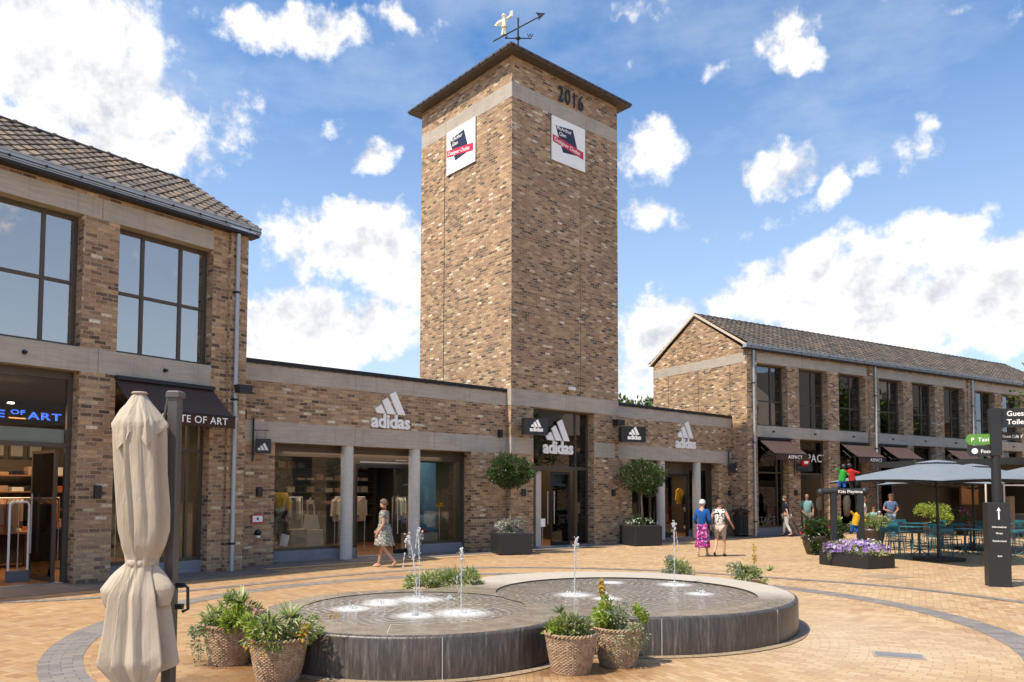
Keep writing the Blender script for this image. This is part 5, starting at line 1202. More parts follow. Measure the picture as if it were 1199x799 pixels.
planter(4.45,26.35,R(22),'black square planter right of the tower door, holding the looser ball tree and white flowers',1.06,.68)
balltree(-.05,22.5,.62,3,'dense round ball tree on a thin stem left of the tower door',1.80,(.70,.70,.50),7000)
balltree(4.50,26.4,.68,9,'looser wide ball tree on a thin stem right of the tower door',1.66,(.85,.8,.62),6500,.02)
def under(x,y,z,seed,label,parts): return bplant(x,y,z,seed,label,parts)
under(-.02,22.42,.63,11,'silver-grey bushy plants with pale flowers under the left ball tree',[
 (lambda m,r:(LC(m,(0,-.05,.10),(.50,.42,.28),1700,.08,.022,clump=14,rnd=r,zmin=-.02),spiky(m,(0,0,.2),60,.3,.02,rnd=r)),'leaf_grey','silver_foliage'),
 (lambda m,r:(flowers(m,(-.05,-.1,.12),(.48,.42,.22),60,.022,rnd=r),),'petal_w','white_flower')])
under(4.45,26.32,.69,12,'dark green plants with white flowers under the right ball tree',[
 (lambda m,r:(LC(m,(0,0,.10),(.48,.45,.22),1100,.08,.03,clump=12,rnd=r,zmin=-.02),),'leaf_tree','foliage'),
 (lambda m,r:(flowers(m,(0,-.1,.06),(.52,.46,.20),80,.030,rnd=r),),'petal_w','white_flower')])
# bowls and pots by the sculpture
def pot(x,y,r,h,label,mat='pot',group='dark round pots by the cafe'):
    a=thing('round_pot',label,'pot',(x,y,0),0,group);m=MB();m.lathe([(r*.60,0),(r*.66,.02),(r*.90,h*.5),(r,h*.85),(r*1.0,h),(r*.93,h),(r*.90,h-.04),(0.001,h-.05)],28,cap0=True);m.build('pot_body',M[mat],a);return a
pot(8.95,22.6,.34,.55,'dark round pot with climbing red-flowered plant left of the flower box')
pot(9.75,23.6,.33,.55,'dark round pot directly behind the sculpture posts')
pot(11.6,24.6,.40,.68,'dark round pot with an olive-like shrub right of the flower box')
pot(17.9,32.4,.42,.60,'brown round pot with a yellow-green shrub behind the cafe chairs')
bplant(8.95,22.6,.50,21,'leafy plant with dark red blooms and white dots covering the leftmost dark pot',[
 (lambda m,r:(LC(m,(0,0,.15),(.42,.38,.32),1500,.09,.05,clump=12,rnd=r),LC(m,(0,-.22,-.2),(.30,.2,.30),700,.08,.045,clump=6,rnd=r)),'leaf_tree','foliage'),
 (lambda m,r:(flowers(m,(.0,-.1,.15),(.40,.36,.28),7,.07,rnd=r),),'petal_r','red_flower'),(lambda m,r:(flowers(m,(.0,-.2,-.05),(.36,.30,.36),30,.022,rnd=r,top=False),),'petal_w','white_flower')])
bplant(9.75,23.6,.50,22,'green leafy plant behind the sculpture posts',[(lambda m,r:(LC(m,(0,0,.15),(.62,.42,.36),2000,.09,.05,clump=14,rnd=r),),'leaf_tree','foliage'),(lambda m,r:(LC(m,(.3,0,.25),(.3,.3,.3),300,.09,.05,clump=5,rnd=r),),'leaf_lime','lime_foliage')])
bplant(11.6,24.6,.62,23,'airy olive-green shrub in the dark pot right of the flower box',[(lambda m,r:(LC(m,(0,0,.28),(.58,.50,.34),1800,.09,.022,clump=16,rnd=r,upright=.6),spiky(m,(0,0,.15),60,.42,.02,rnd=r,up=1.5)),'leaf_mix','foliage'),(lambda m,r:(LC(m,(0,0,.2),(.48,.42,.28),900,.08,.03,clump=10,rnd=r),),'leaf_tree','dark_foliage')])
bplant(17.9,32.4,.55,24,'yellow-green shrub in the brown pot behind the cafe chairs',[(lambda m,r:(LC(m,(0,0,.42),(.75,.65,.50),1900,.11,.045,clump=14,rnd=r),),'leaf_lime','foliage')])
bplant(19.6,33.2,.55,25,'small magenta-flowered plant behind the cafe chairs',[(lambda m,r:(LC(m,(0,0,.25),(.35,.35,.35),500,.09,.04,clump=8,rnd=r),),'leaf_tree','foliage'),(lambda m,r:(flowers(m,(0,0,.3),(.35,.35,.35),60,.04,rnd=r),),'p_pink','pink_flower')])
pot(19.6,33.2,.30,.58,'small dark pot under the magenta-flowered plant')
# flower box
fb=thing('flower_box','long black flower box on the pavers filled with violet pansies, holding the sculpture','planter',(8.42,18.92,0),R(-64)+PI/2*0)
P0=Vector((7.80,19.41));P1=Vector((8.42,18.14));P2=Vector((9.08,18.60))
d1=(P1-P0).normalized();fb.location=(P0.x,P0.y,0);fb.rotation_euler=(0,0,math.atan2(d1.y,d1.x));W=1.45;D=.95
m=MB();m.bbox(0,W,0,D,.01,.34,.01);m.build('box_body',M['box_black'],fb);m=MB();m.box(.04,W-.04,.04,D-.04,.341,.35);m.build('soil',M['soil'],fb)
fc=fb.location.xy+Vector((math.cos(fb.rotation_euler.z),math.sin(fb.rotation_euler.z)))*W/2+Vector((-math.sin(fb.rotation_euler.z),math.cos(fb.rotation_euler.z)))*D/2
pz=bplant(fc.x,fc.y,.35,31,'mound of violet and white pansies in the long black box',[
 (lambda m,r:(LC(m,(0,0,.06),(.78,.52,.20),2200,.07,.035,clump=20,rnd=r,zmin=-.02),),'leaf_mix','foliage'),
 (lambda m,r:(flowers(m,(0,0,.08),(.80,.54,.22),330,.045,rnd=r),flowers(m,(-.3,-.2,.0),(.4,.35,.14),90,.04,rnd=r)),'petal_v','violet_flower'),
 (lambda m,r:(flowers(m,(.1,0,.1),(.7,.48,.22),50,.04,rnd=r),),'petal_w','white_flower'),(lambda m,r:(flowers(m,(-.25,.1,.12),(.4,.35,.2),22,.04,rnd=r),),'petal_y','yellow_flower'),
 (lambda m,r:(LC(m,(.55,-.3,.0),(.22,.22,.14),400,.05,.022,clump=5,rnd=r),LC(m,(.62,-.32,-.2),(.06,.06,.2),120,.05,.02,clump=3,rnd=r),LC(m,(-.35,-.55,-.1),(.05,.05,.14),90,.05,.02,clump=3,rnd=r)),'leaf_sage','trailing_foliage')])
pz.rotation_euler=(0,0,fb.rotation_euler.z)
# ------------------------------------------------------------------ background trees
def bigtree(x,y,h,rad,seed,label,n=4500,lf=.30,th=.25,mat='leaf_bg',trunk=True):
    rnd=random.Random(seed);t=thing('leafy_tree',label,'tree',(x,y,0),0)
    m=MB();m.tube([(0,0,0),(.05,0,h*.3),(0,.1,h*.6),(.1,0,h-rad[2]*.4)],[th,th*.75,th*.55,th*.2],8)
    for k in range(10):
        a=k*2.4;zz=h-rad[2]*2+k*.1*rad[2];m.tube([(0,0,zz*.9),(math.cos(a)*rad[0]*.4,math.sin(a)*rad[1]*.4,zz+rad[2]*.4),(math.cos(a)*rad[0]*.8,math.sin(a)*rad[1]*.8,zz+rad[2]*.8)],[th*.35,th*.2,.02],5)
    m.build('trunk',M['bark'],t);m=MB();LC(m,(0,0,h-rad[2]),rad,n,lf,lf*.55,clump=34,rnd=rnd,shell=.3,spread=.75);m.build('crown',M[mat],t,uv=False)
bigtree(8.0,50.5,8.6,(2.6,2.4,2.2),41,'green tree top showing over the low shop between tower and right gable')
bigtree(4.5,53,7.2,(2.6,2.4,2.2),42,'dark tree behind the tower, barely above the low roof',3000)
bigtree(16.9,22.6,6.5,(1.75,1.6,2.3),43,'bright green tree at the right edge, leaning into view above the signpost',5200,.13,.12)
# opposite side of the square, seen in the window reflections
ob=thing('brick_building','plain brown-roofed building across the square, visible only as a reflection in the upper windows','building',(50,16,0),R(90))
m=MB();m.box(-26,24,-5,5,0,7.2);m.build('wall',M['brick'],ob)
m=MB();m.prism([(-5.6,7.2),(5.6,7.2),(0,13.0)],-26.4,24.4,ax='x');m.build('roof',M['tile_dark'],ob)
for xg in (-14,-3,9,19):
    m=MB();m.prism([(xg-2.4,7.0),(xg+2.4,7.0),(xg+2.4,8.6),(xg,11.4),(xg-2.4,8.6)][::-1],1.5,5.6,ax='y');gb=m.build('gable',M['c_cream'],ob);m=MB();m.box(xg-.6,xg+.6,5.601,5.66,7.6,9.3);m.build('gable_window',M['dark_in'],gb)
for k in range(9):
    m=MB();m.box(-24+k*5.2,-22+k*5.2,5.001,5.06,1,5.4);m.build('window',M['dark_in'],ob)
bigtree(42,34,10.5,(4,4,3.6),44,'broad green tree across the square, seen only in the window reflections',3500,.5,.3)
bigtree(43,12,9.5,(4,4,3.2),45,'second green tree across the square, seen only in reflections',3500,.5,.3)
# cafe kiosk at the far right
kx,ky=22.6,32.4
kr=R(30)
kk=thing('cafe_kiosk','black flat-roofed cafe kiosk with pale fascia and glass counter at the right edge','kiosk',(20.2,30.6,0),kr)
m=MB();m.box(-1.6,9,-.9,5,2.95,3.20);m.build('roof',M['charcoal'],kk)
m=MB();m.box(-.9,8.6,-.1,-.04,2.12,2.48);fa=m.build('fascia',M['white'],kk)
text('lettering','KITCHEN & CO',.34,M['c_grey'],fa,(.9,-.105,2.18),.004,0,space=1.2)
m=MB();m.box(-.9,8.6,4.6,4.7,.0,2.94);m.box(8.5,8.6,0,4.59,0,2.94);m.box(-.9,8.6,-.03,.02,2.50,2.94);m.build('wall',M['dark_in'],kk)
for x in (-.85,1.6,4.2,7.2): m=MB();m.box(x,x+.12,-.03,.09,0,2.499);m.build('post',M['black'],kk)
m=MB();m.bbox(2.0,7.0,.3,1.1,0,.95,.02);m.build('counter',M['c_grey'],kk)
m=MB();m.box(2.2,4.2,.35,.37,.97,1.45);m.build('counter_glass',M['glass'],kk)
m=MB();m.box(3.2,4.6,3.9,4.0,1.3,2.3);m.build('menu_board',M['wood'],kk)
arealamp(Fr((20.2,30.6),PI/2-kr),4,2,2.8,50,4,2)
for i,(x,mt) in enumerate(((.3,'c_orange'),(.75,'c_cream'),(1.15,'c_tan'))):
    m=MB();m.bbox(-.18,.18,-.15,.15,0,1.1+.3*i,.02);o=m.build('snack_display',M[mt],None,(20.2+math.cos(kr)*x-math.sin(kr)*.8,30.6+math.sin(kr)*x+math.cos(kr)*.8,0),(0,0,kr));tag(o,['orange','cream','tan'][i]+' snack display tower at the left end of the cafe kiosk','display')
# ================================================================== CLOSED PARASOL (foreground)
pp=thing('closed_parasol','large beige cantilever parasol folded and tied round the middle, hanging beside its grey mast','parasol',(-2.92,6.0,0),0)
def linint(tab,z):
    for (z0,a),(z1,b) in zip(tab,tab[1:]):
        if z<=z1:
            t=max(0,(z-z0)/(z1-z0));return tuple(p+(q-p)*t for p,q in zip(a,b))
    return tab[-1][1]
def cloth(ctrl,tab,ztop,rings,per,bulge=.0,wob=.004):
    """pleated cloth: flat panels between ridge and valley lines; ctrl = (angle, ridge?, radius factor, hem height)"""
    m=MB();K=len(ctrl);vs=[];rnd=random.Random(4)
    for i in range(rings+1):
        u=i/rings;pts=[]
        for k,(a,rg,f,hz) in enumerate(ctrl):
            z=hz+(ztop-hz)*u;rx,ry,vd,cx=linint(tab,z);r=f if rg else f*vd
            aa=a+.05*math.sin(z*3.1+k*2.3);pts.append((cx+math.cos(aa)*rx*r,math.sin(aa)*ry*r,z))
        for k in range(K):
            p,q=pts[k],pts[(k+1)%K]
            for j in range(per):
                t=j/per;w=math.sin(PI*t);ex=wob*noise.noise(Vector((k*3.7+t*1.5,u*9,1.3)))*w*2
                x=p[0]+(q[0]-p[0])*t;y=p[1]+(q[1]-p[1])*t;l=math.hypot(x,y)+1e-6
                vs.append((x*(1+(bulge*w+ex*4)),y*(1+(bulge*w+ex*4)),p[2]+(q[2]-p[2])*t))
    n=K*per;m.add(vs,[(i*n+j,i*n+(j+1)%n,(i+1)*n+(j+1)%n,(i+1)*n+j) for i in range(rings) for j in range(n)],0,True);return m
D=math.radians
# z : radius x, radius y, valley depth, centre x
tab=[(.10,(.06,.06,.6,.04)),(.30,(.17,.15,.6,.04)),(.48,(.315,.23,.62,.02)),(.75,(.268,.20,.60,.015)),(1.0,(.232,.175,.62,.005)),(1.12,(.165,.13,.68,.02)),(1.20,(.110,.10,.80,.03)),(1.24,(.095,.088,.92,.03)),(1.28,(.108,.096,.85,.03)),(1.38,(.165,.135,.74,.035)),(1.50,(.196,.155,.68,.035)),(1.65,(.203,.165,.66,.03)),(1.95,(.203,.17,.66,.005)),(2.20,(.205,.17,.70,-.01)),(2.33,(.195,.165,.8,-.02)),(2.45,(.12,.11,.85,-.03)),(2.55,(.035,.035,.9,-.035))]
ctrl=[(D(-178),1,1.0,.60),(D(-163),0,1.40,.52),(D(-140),1,1.06,.34),(D(-114),0,1.02,.22),(D(-104),1,1.10,.10),(D(-95),0,1.38,.12),(D(-80),1,1.02,.14),(D(-66),0,1.42,.20),(D(-44),1,1.08,.30),(D(-22),0,1.10,.40),(D(-8),1,1.06,.46),(D(14),0,1.3,.48),(D(45),1,1.0,.45),(D(75),0,1.1,.5),(D(105),1,1.0,.45),(D(135),0,1.1,.5),(D(160),1,1.0,.5)]
can=cloth(ctrl,tab,2.56,90,9,.02).build('canopy',M['beige'],pp,uv=False)
m=MB()
def flap(a,rs,zs,ws,tip=0):
    n=14;k=8;vs=[]
    def pl(t,v):
        q=t*(len(v)-1);i=min(int(q),len(v)-2);return v[i]+(v[i+1]-v[i])*(q-i)
    for i in range(n+1):
        s_=i/n
        for j in range(k+1):
            q=j/k-.5;aa=a+q*pl(s_,ws);r=pl(s_,rs)*(1-.35*(2*abs(q))**1.5);vs.append((.02+math.cos(aa)*r*1.1,math.sin(aa)*r*.9,pl(s_,zs)-abs(q)*.03))
    m.add(vs,[(i*(k+1)+j,i*(k+1)+j+1,(i+1)*(k+1)+j+1,(i+1)*(k+1)+j) for i in range(n) for j in range(k)],0,True)
flap(D(-170),(.10,.19,.272,.262,.235),(1.245,1.16,1.04,.97,.90),(.5,.95,1.05,.8,.5))
flap(D(-12),(.10,.175,.250,.245,.225),(1.245,1.17,1.06,1.0,.92),(.5,.9,1.0,.8,.5))
fl=m.build('cloth_fold',M['beige'],can,uv=False);sol=fl.modifiers.new('s','SOLIDIFY');sol.thickness=.006
tab2=[(2.05,(.205,.18,.86,.0)),(2.20,(.212,.19,.82,.0)),(2.335,(.212,.185,.80,-.01)),(2.42,(.155,.14,.84,-.02)),(2.50,(.095,.09,.9,-.03)),(2.57,(.045,.045,.95,-.035))]
ctrl2=[(D(-176),1,1.0,2.31),(D(-152),0,1.14,2.25),(D(-126),1,1.0,2.12),(D(-104),0,1.16,2.20),(D(-92),1,.98,2.26),(D(-76),0,1.0,2.24),(D(-62),1,1.05,2.14),(D(-44),0,1.1,2.22),(D(-4),1,1.0,2.31),(D(40),0,1.1,2.2),(D(80),1,1.0,2.15),(D(120),0,1.1,2.2),(D(155),1,1.0,2.25)]
cloth(ctrl2,tab2,2.57,34,8,.01,.003).build('vent_skirt',M['beige'],can,uv=False)
m=MB();m.lathe([(.001,2.592),(.05,2.589),(.060,2.582),(.060,2.574),(.03,2.568)],24,(-.035,0,0));m.build('top_cap',M['c_cream'],pp)
m=MB();m.lathe([(.104,1.222),(.112,1.232),(.112,1.262),(.104,1.272)],40,(.03,0,0),fn=lambda r,z,t,k:r*(1+.05*math.sin(9*t)));m.build('tie_strap',M['beige'],pp)
m=MB();m.cyl((.0,0,.16),(.0,0,.5),.028,n=12);m.build('centre_pole',M['c_grey'],pp)
MX=.185
m=MB();m.bbox(MX-.048,MX+.046,.10,.19,.02,2.58,.014)
mast=m.build('mast',plain('taupe_mast',(.105,.095,.088),.4,.2),pp)
m=MB();m.bbox(MX-.060,MX+.060,.088,.202,2.562,2.615,.012);m.build('mast_cap',plain('taupe_cap',(.11,.10,.095),.45),mast)
m=MB();m.cyl((MX-.06,.15,2.56),(MX-.115,.06,2.0),.014,n=8);m.cyl((MX-.115,.06,2.0),(MX-.10,.03,1.2),.012,n=8);m.build('support_strut',M['frame'],pp)
m=MB();m.box(MX+.047,MX+.10,.13,.17,.86,.90);m.box(MX+.047,MX+.10,.13,.17,1.03,1.07);m.tube([(MX+.095,.15,1.06),(MX+.135,.15,1.03),(MX+.14,.15,.86),(MX+.095,.15,.84)],.013,8);m.build('crank_handle',M['black'],mast)
m=MB();m.bbox(MX-.5,MX+.55,-.35,.65,0,.06,.01);m.build('base_plate',M['c_grey'],pp)

# ================================================================== CAFE PARASOLS
def cafe_parasol(x,y,rz,label,hw=1.95,zh=2.10,za=2.66,vis=True):
    a=thing('cafe_parasol',label,'parasol',(x,y,0),rz,'open grey-blue cafe parasols')
    m=MB();n=10;k=18
    def surf(a_,s):
        # a_ in 0..4 around square, s 0..1 from apex to hem
        e=int(a_)%4;f=a_-int(a_);c=[(-1,-1),(1,-1),(1,1),(-1,1)];p=c[e];q=c[(e+1)%4]
        px=p[0]+(q[0]-p[0])*f;py=p[1]+(q[1]-p[1])*f
        z=za-(za-zh)*s**1.12-.05*math.sin(PI*f)*0+ .06*(4*f*(1-f))*s*s
        return (px*hw*s,py*hw*s,z)
    per=24;vs=[];nn=per*4
    for i in range(n+1):
        for j in range(nn): vs.append(surf(j/per,.10+.9*i/n))
    m.add(vs,[(i*nn+j,i*nn+(j+1)%nn,(i+1)*nn+(j+1)%nn,(i+1)*nn+j) for i in range(n) for j in range(nn)],0,True)
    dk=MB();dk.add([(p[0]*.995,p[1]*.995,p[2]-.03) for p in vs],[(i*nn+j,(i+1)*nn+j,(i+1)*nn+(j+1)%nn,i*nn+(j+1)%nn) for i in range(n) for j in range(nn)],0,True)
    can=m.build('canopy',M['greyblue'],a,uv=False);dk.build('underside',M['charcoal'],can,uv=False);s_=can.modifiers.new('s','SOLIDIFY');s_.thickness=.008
    m=MB();vs=[]
    for i in range(4):
        for j in range(nn):
            f=(j/per)%1;s=.02+.16*i/3;p=surf(j/per,s);vs.append((p[0],p[1],p[2]+.055+.012*math.sin(j*1.7)*(i/3)))
    m.add(vs,[(i*nn+j,i*nn+(j+1)%nn,(i+1)*nn+(j+1)%nn,(i+1)*nn+j) for i in range(3) for j in range(nn)],0,True);m.add([vs[j] for j in range(nn)],[tuple(range(nn))]);m.build('vent_cap',M['greyblue'],a,uv=False)
    m=MB()
    for j in range(8):
        p=surf(j/2,1.0);m.cyl((0,0,za-.10),(p[0]*.99,p[1]*.99,p[2]-.035),.013,n=6);q=surf(j/2,.55);m.cyl((0,0,zh-.15),(q[0],q[1],q[2]-.05),.011,n=6)
    m.build('ribs',M['darkmetal'],a)
    m=MB();m.cyl((0,0,.08),(0,0,za),.036,n=14);m.cyl((0,0,1.02),(0,0,1.14),.055,n=14);pl=m.build('pole',M['darkmetal'],a)
    m=MB();m.bbox(-.45,.45,-.45,.45,.01,.10,.012);m.build('base_plate',M['black'],a);return a
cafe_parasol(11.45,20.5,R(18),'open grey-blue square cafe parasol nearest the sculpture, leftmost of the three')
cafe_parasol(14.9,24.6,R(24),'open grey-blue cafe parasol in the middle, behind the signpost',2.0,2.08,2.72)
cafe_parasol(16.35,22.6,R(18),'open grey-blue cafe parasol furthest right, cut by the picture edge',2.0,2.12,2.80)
# chairs
def make_chair():
    a=thing('cafe_chair','teal metal slatted cafe chair, the leftmost one, standing alone by the dark pot','chair',(0,0,0),0,'teal metal cafe chairs')
    m=MB()
    for k in range(6): m.bbox(-.21,.21,-.20+k*.068,-.145+k*.068,.445,.457,.004)
    m.build('seat',M['teal'],a)
    m=MB()
    for z in (.60,.665,.73): m.tube([(-.21,.215+(z-.5)*.12,z),(-.1,.235+(z-.5)*.12,z),(.1,.235+(z-.5)*.12,z),(.21,.215+(z-.5)*.12,z)],.022,6,flat=.3)
    m.bbox(-.215,.215,.245,.262,.74,.84,.006);m.build('backrest',M['teal'],a)
    for s in (-1,1):
        m=MB();m.tube([(s*.20,-.23,0),(s*.205,-.19,.44),(s*.205,.0,.45)],.011,7);m.build('leg',M['teal'],a)
        m=MB();m.tube([(s*.21,.26,0),(s*.205,.19,.44),(s*.21,.25,.82)],.011,7);m.build('leg',M['teal'],a)
    return a
ch=make_chair()
tb=thing('cafe_table','teal round-cornered cafe table under the left parasol','table',(0,0,0),0,'teal cafe tables')
m=MB();m.bbox(-.36,.36,-.36,.36,.725,.745,.01);m.build('table_top',M['teal'],tb)
m=MB();m.cyl((0,0,.05),(0,0,.72),.03,n=10);m.build('pedestal',M['teal'],tb)
for i in range(4):
    m=MB();an=PI/4+i*PI/2;m.tube([(0,0,.20),(math.cos(an)*.18,math.sin(an)*.18,.07),(math.cos(an)*.36,math.sin(an)*.36,.0)],.014,6);m.build('foot',M['teal'],tb)
tables=[(11.75,22.0,.3,'nearest table by the left parasol pole'),(13.6,22.9,.5,'table right of the left parasol pole'),(12.9,24.6,.4,'table behind the left parasol pole'),(15.0,22.2,.4,'table directly behind the signpost'),(15.4,25.6,.6,'table under the middle parasol'),(17.4,24.3,.4,'table right of the signpost'),(14.6,27.4,.2,'rear table near the brown pot'),(17.6,27.6,.3,'rear table before the kiosk')]
first=True;ci=0
chl=['to the left of','in front of','to the right of','behind']
tdir=[(-.72,0,PI/2),(0,-.72,PI),(.72,0,-PI/2),(0,.72,0)]
for ti,(x,y,rz,l) in enumerate(tables):
    if ti==0: tb.location=(x,y,0);tb.rotation_euler=(0,0,rz);tb['label']='teal square cafe table, the '+l
    else: dup(tb,(x,y,0),rz,'teal square cafe table, the '+l)
    for di,(dx,dy,cr_) in enumerate(tdir):
        if ti==7 and di==3: continue
        px=x+dx*math.cos(rz)-dy*math.sin(rz);py=y+dx*math.sin(rz)+dy*math.cos(rz)
        lab='teal metal cafe chair %s the %s'%(chl[di],l)
        if not(di in(0,2)): pass
        # chair backrest is on +y: it must point away from the table
        ang=rz+{0:PI/2,1:PI,2:-PI/2,3:0}[di]+random.uniform(-.2,.2)
        dup(ch,(px,py,0),ang,lab,'teal metal cafe chairs')
ch.location=(10.75,21.55,0);ch.rotation_euler=(0,0,R(100))
for x,y,l in ((18.1,22.9,'teal slatted metal cafe chair nearest the picture edge beside the signpost base'),(16.4,21.4,'teal slatted metal cafe chair just right of the signpost base')): dup(ch,(x,y,0),R(200),l)
# ================================================================== SIGNPOST
sp=thing('signpost','black signpost with a tall square base, white arrow and four direction arms','signpost',(9.50,14.95,0),R(-18))
m=MB();m.bbox(-.19,.19,-.17,.17,.0,1.63,.008);m.build('base_pillar',M['box_black'],sp)
m=MB();m.cyl((.02,0,1.631),(.02,0,2.55),.085,n=20);m.box(-.075,.115,-.09,.09,2.55,3.48);m.build('post',M['box_black'],sp)
for x in (-.14,.17): m=MB();m.cyl((x,.10,1.631),(x,.10,2.0),.018);m.build('light_tube',M['verge'],sp)
base=sp
m=MB();m.prism([(-.012,1.30),(.012,1.30),(.012,1.48),(.035,1.465),(.0,1.54),(-.035,1.465),(-.012,1.48)][::-1],-.176,-.1715,ax='y');m.build('arrow_mark',M['white'],sp)
def tiny(txt,x,z,s): text('lettering',txt,s,M['white'],sp,(x,-.174,z),.004,.004,align='CENTER')
tiny('Information',0,1.14,.052);tiny('Shops',0,1.02,.050);tiny('Restaurants',0,.87,.050);tiny('Exit',0,.58,.050)
for k,z in enumerate((1.36,1.14,1.02,.87,.74,.58,.45)): m=MB();m.box(.1915,.195,-.05,.05,z,z+.016);m.build('side_mark',M['c_cream'],sp)
def arm(x0,x1,z0,z1,y,mat,txt,pt,ts,rz=0,tx=None,ring=False):
    m=MB();h=(z1-z0)/2
    if pt>0: pts=[(x0,z0),(x1-h*.6,z0),(x1,z0+h),(x1-h*.6,z1),(x0,z1)]
    elif pt<0: pts=[(x0+h*.6,z0),(x1,z0),(x1,z1),(x0+h*.6,z1),(x0,z0+h)]
    else: pts=[(x0,z0),(x1,z0),(x1,z1),(x0,z1)]
    m.prism(pts[::-1],-.02,.02,ax='y');p=m.build('sign_arm',M[mat],sp,(0,y,0),(0,0,rz))
    lines=txt if isinstance(txt,list) else [txt]
    for i,tt in enumerate(lines): text('lettering',tt,ts,M['white'],p,(tx if tx is not None else x0+.1,-.0235,z0+(z1-z0)*(.60-.44*i if len(lines)>1 else .30)),.004,.012)
    if ring: m=MB();m.cyl((x0+.14,-.021,(z0+z1)/2),(x0+.14,-.026,(z0+z1)/2),.055,n=20);m.build('round_mark',M['white'],p)
arm(.117,1.15,3.10,3.47,-.03,'box_black',['Guest','Toilets'],1,.140,0,.215)
arm(.117,.62,2.86,3.02,.02,'box_black','Guest Café  P',1,.085,R(30),.18)
arm(-.50,-.077,2.77,2.98,-.03,'green','P  Taxi',-1,.11,R(-6),-.40)
arm(-.48,-.077,2.54,2.75,-.03,'box_black','Food',-1,.10,R(-6),-.24,True)
# ================================================================== BIN
a=thing('litter_bin','black round slatted litter bin with a flat hood by the wall under the hanging sign','litter bin',FA.w(20.05,-.55),0)
m=MB()
for k in range(22): an=2*PI*k/22;m.box(-.001,.001,0,0,0,0);m.v=m.v[:-8];m.f=m.f[:-6];m.m=m.m[:-6];m.s=m.s[:-6];m.cyl((math.cos(an)*.30,math.sin(an)*.30,.08),(math.cos(an)*.30,math.sin(an)*.30,.84),.03,n=6)
m.lathe([(.27,.08),(.27,.84)],24);m.build('slats',M['black'],a)
m=MB();m.lathe([(.31,.82),(.335,.83),(.335,.87),(.31,.88)],28);m.lathe([(.31,.07),(.33,.08),(.33,.12),(.31,.13)],28);m.build('hoop',M['black'],a)
m=MB();m.lathe([(.001,1.16),(.2,1.14),(.38,1.06),(.40,1.03),(.36,1.02),(.001,1.05)],28);m.cyl((0,0,1.15),(0,0,1.26),.02);m.build('hood',M['black'],a)
for an in (.5,2.1,3.7,5.2): m=MB();m.cyl((math.cos(an)*.28,math.sin(an)*.28,.85),(math.cos(an)*.28,math.sin(an)*.28,1.06),.02);m.build('strut',M['black'],a)
for an in (.8,2.4,4,5.5): m=MB();m.cyl((math.cos(an)*.24,math.sin(an)*.24,0),(math.cos(an)*.24,math.sin(an)*.24,.08),.025);m.build('foot',M['black'],a)
# ================================================================== SCULPTURE
sc_=thing('climbing_sculpture','black post frame in the flower box carrying three small bright climbing figures','sculpture',(8.62,19.55,.30),R(-8))
m=MB();m.bbox(-.42,-.28,-.08,.08,.0,1.50);m.build('post',M['box_black'],sc_)
m=MB();m.bbox(.22,.38,-.08,.08,.0,1.50);m.build('post',M['box_black'],sc_)
m=MB();m.cyl((-.62,0,1.55),(.42,0,1.55),.085,n=14);m.ball((-.66,0,1.52),.11,12);m.ball((.42,0,1.55),.11,12);bmr=m.build('cross_beam',M['box_black'],sc_)
text('lettering','Kids Playtime',.11,M['white'],bmr,(-.26,-.10,1.51),.004,.006)
m=MB();m.lathe([(.02,.90),(.07,.95),(.09,1.15),(.10,1.3),(.07,1.45)],14,(-.02,0,0));m.build('lantern',M['frame'],sc_)
def figure(x,z,top,low,nm,rot=0,s=1.0):
    i=MB()
    i.cyl((-.05*s,0,.02),(-.07*s,0,.20*s),.045*s,.055*s,n=8,m=1);i.cyl((.09*s,-.03,.05),(.05*s,0,.20*s),.045*s,.055*s,n=8,m=1);i.ball((0,0,.24*s),.095*s,10,m=1)
    i.cyl((0,0,.22*s),(0,0,.48*s),.095*s,.105*s,n=10,m=0);i.ball((0,0,.48*s),.10*s,10,m=0);i.ball((0,0,.66*s),.075*s,10,m=2)
    i.cyl((-.08*s,0,.48*s),(-.20*s,-.04,.56*s),.035*s,n=7,m=0);i.cyl((.08*s,0,.48*s),(.22*s,-.04,.40*s),.035*s,n=7,m=0);i.cyl((-.05*s,0,.02),(-.1*s,-.06,.0),.04*s,n=7,m=2)
    return i.build(nm,[M[top],M[low],M['black']],sc_,(x,0,z),(0,rot,0),uv=False)
figure(-.16,1.62,'c_green','c_blue','green_figure',R(8),.88);figure(.16,1.64,'c_red','c_black','red_figure',R(-10),.88);figure(.13,.48,'c_yellow','c_blue','yellow_figure',R(12),.95)
# ================================================================== PEOPLE
def skin_obj(name,verts,edges,radii,mat,par,sub=1,root=0):
    me=bpy.data.meshes.new(name+'_base');me.from_pydata(verts,edges,[]);o=bpy.data.objects.new(name,me);COL.objects.link(o)
    md=o.modifiers.new('k','SKIN');md.use_smooth_shade=True
    for i,v in enumerate(me.skin_vertices[0].data): v.radius=radii[i] if isinstance(radii[i],tuple) else (radii[i],radii[i]);v.use_root=(i==root)
    sb=o.modifiers.new('u','SUBSURF');sb.levels=sub;sb.render_levels=sub
    dg=bpy.context.evaluated_depsgraph_get();m2=bpy.data.meshes.new_from_object(o.evaluated_get(dg));m2.name=name
    bpy.data.objects.remove(o);bpy.data.meshes.remove(me)
    m2.materials.clear();m2.materials.append(mat)
    for p in m2.polygons:p.use_smooth=True
    q=bpy.data.objects.new(name,m2);COL.objects.link(q)
    if par:q.parent=par
    return q
def lerp(a,b,t): return tuple(p+(q-p)*t for p,q in zip(a,b))
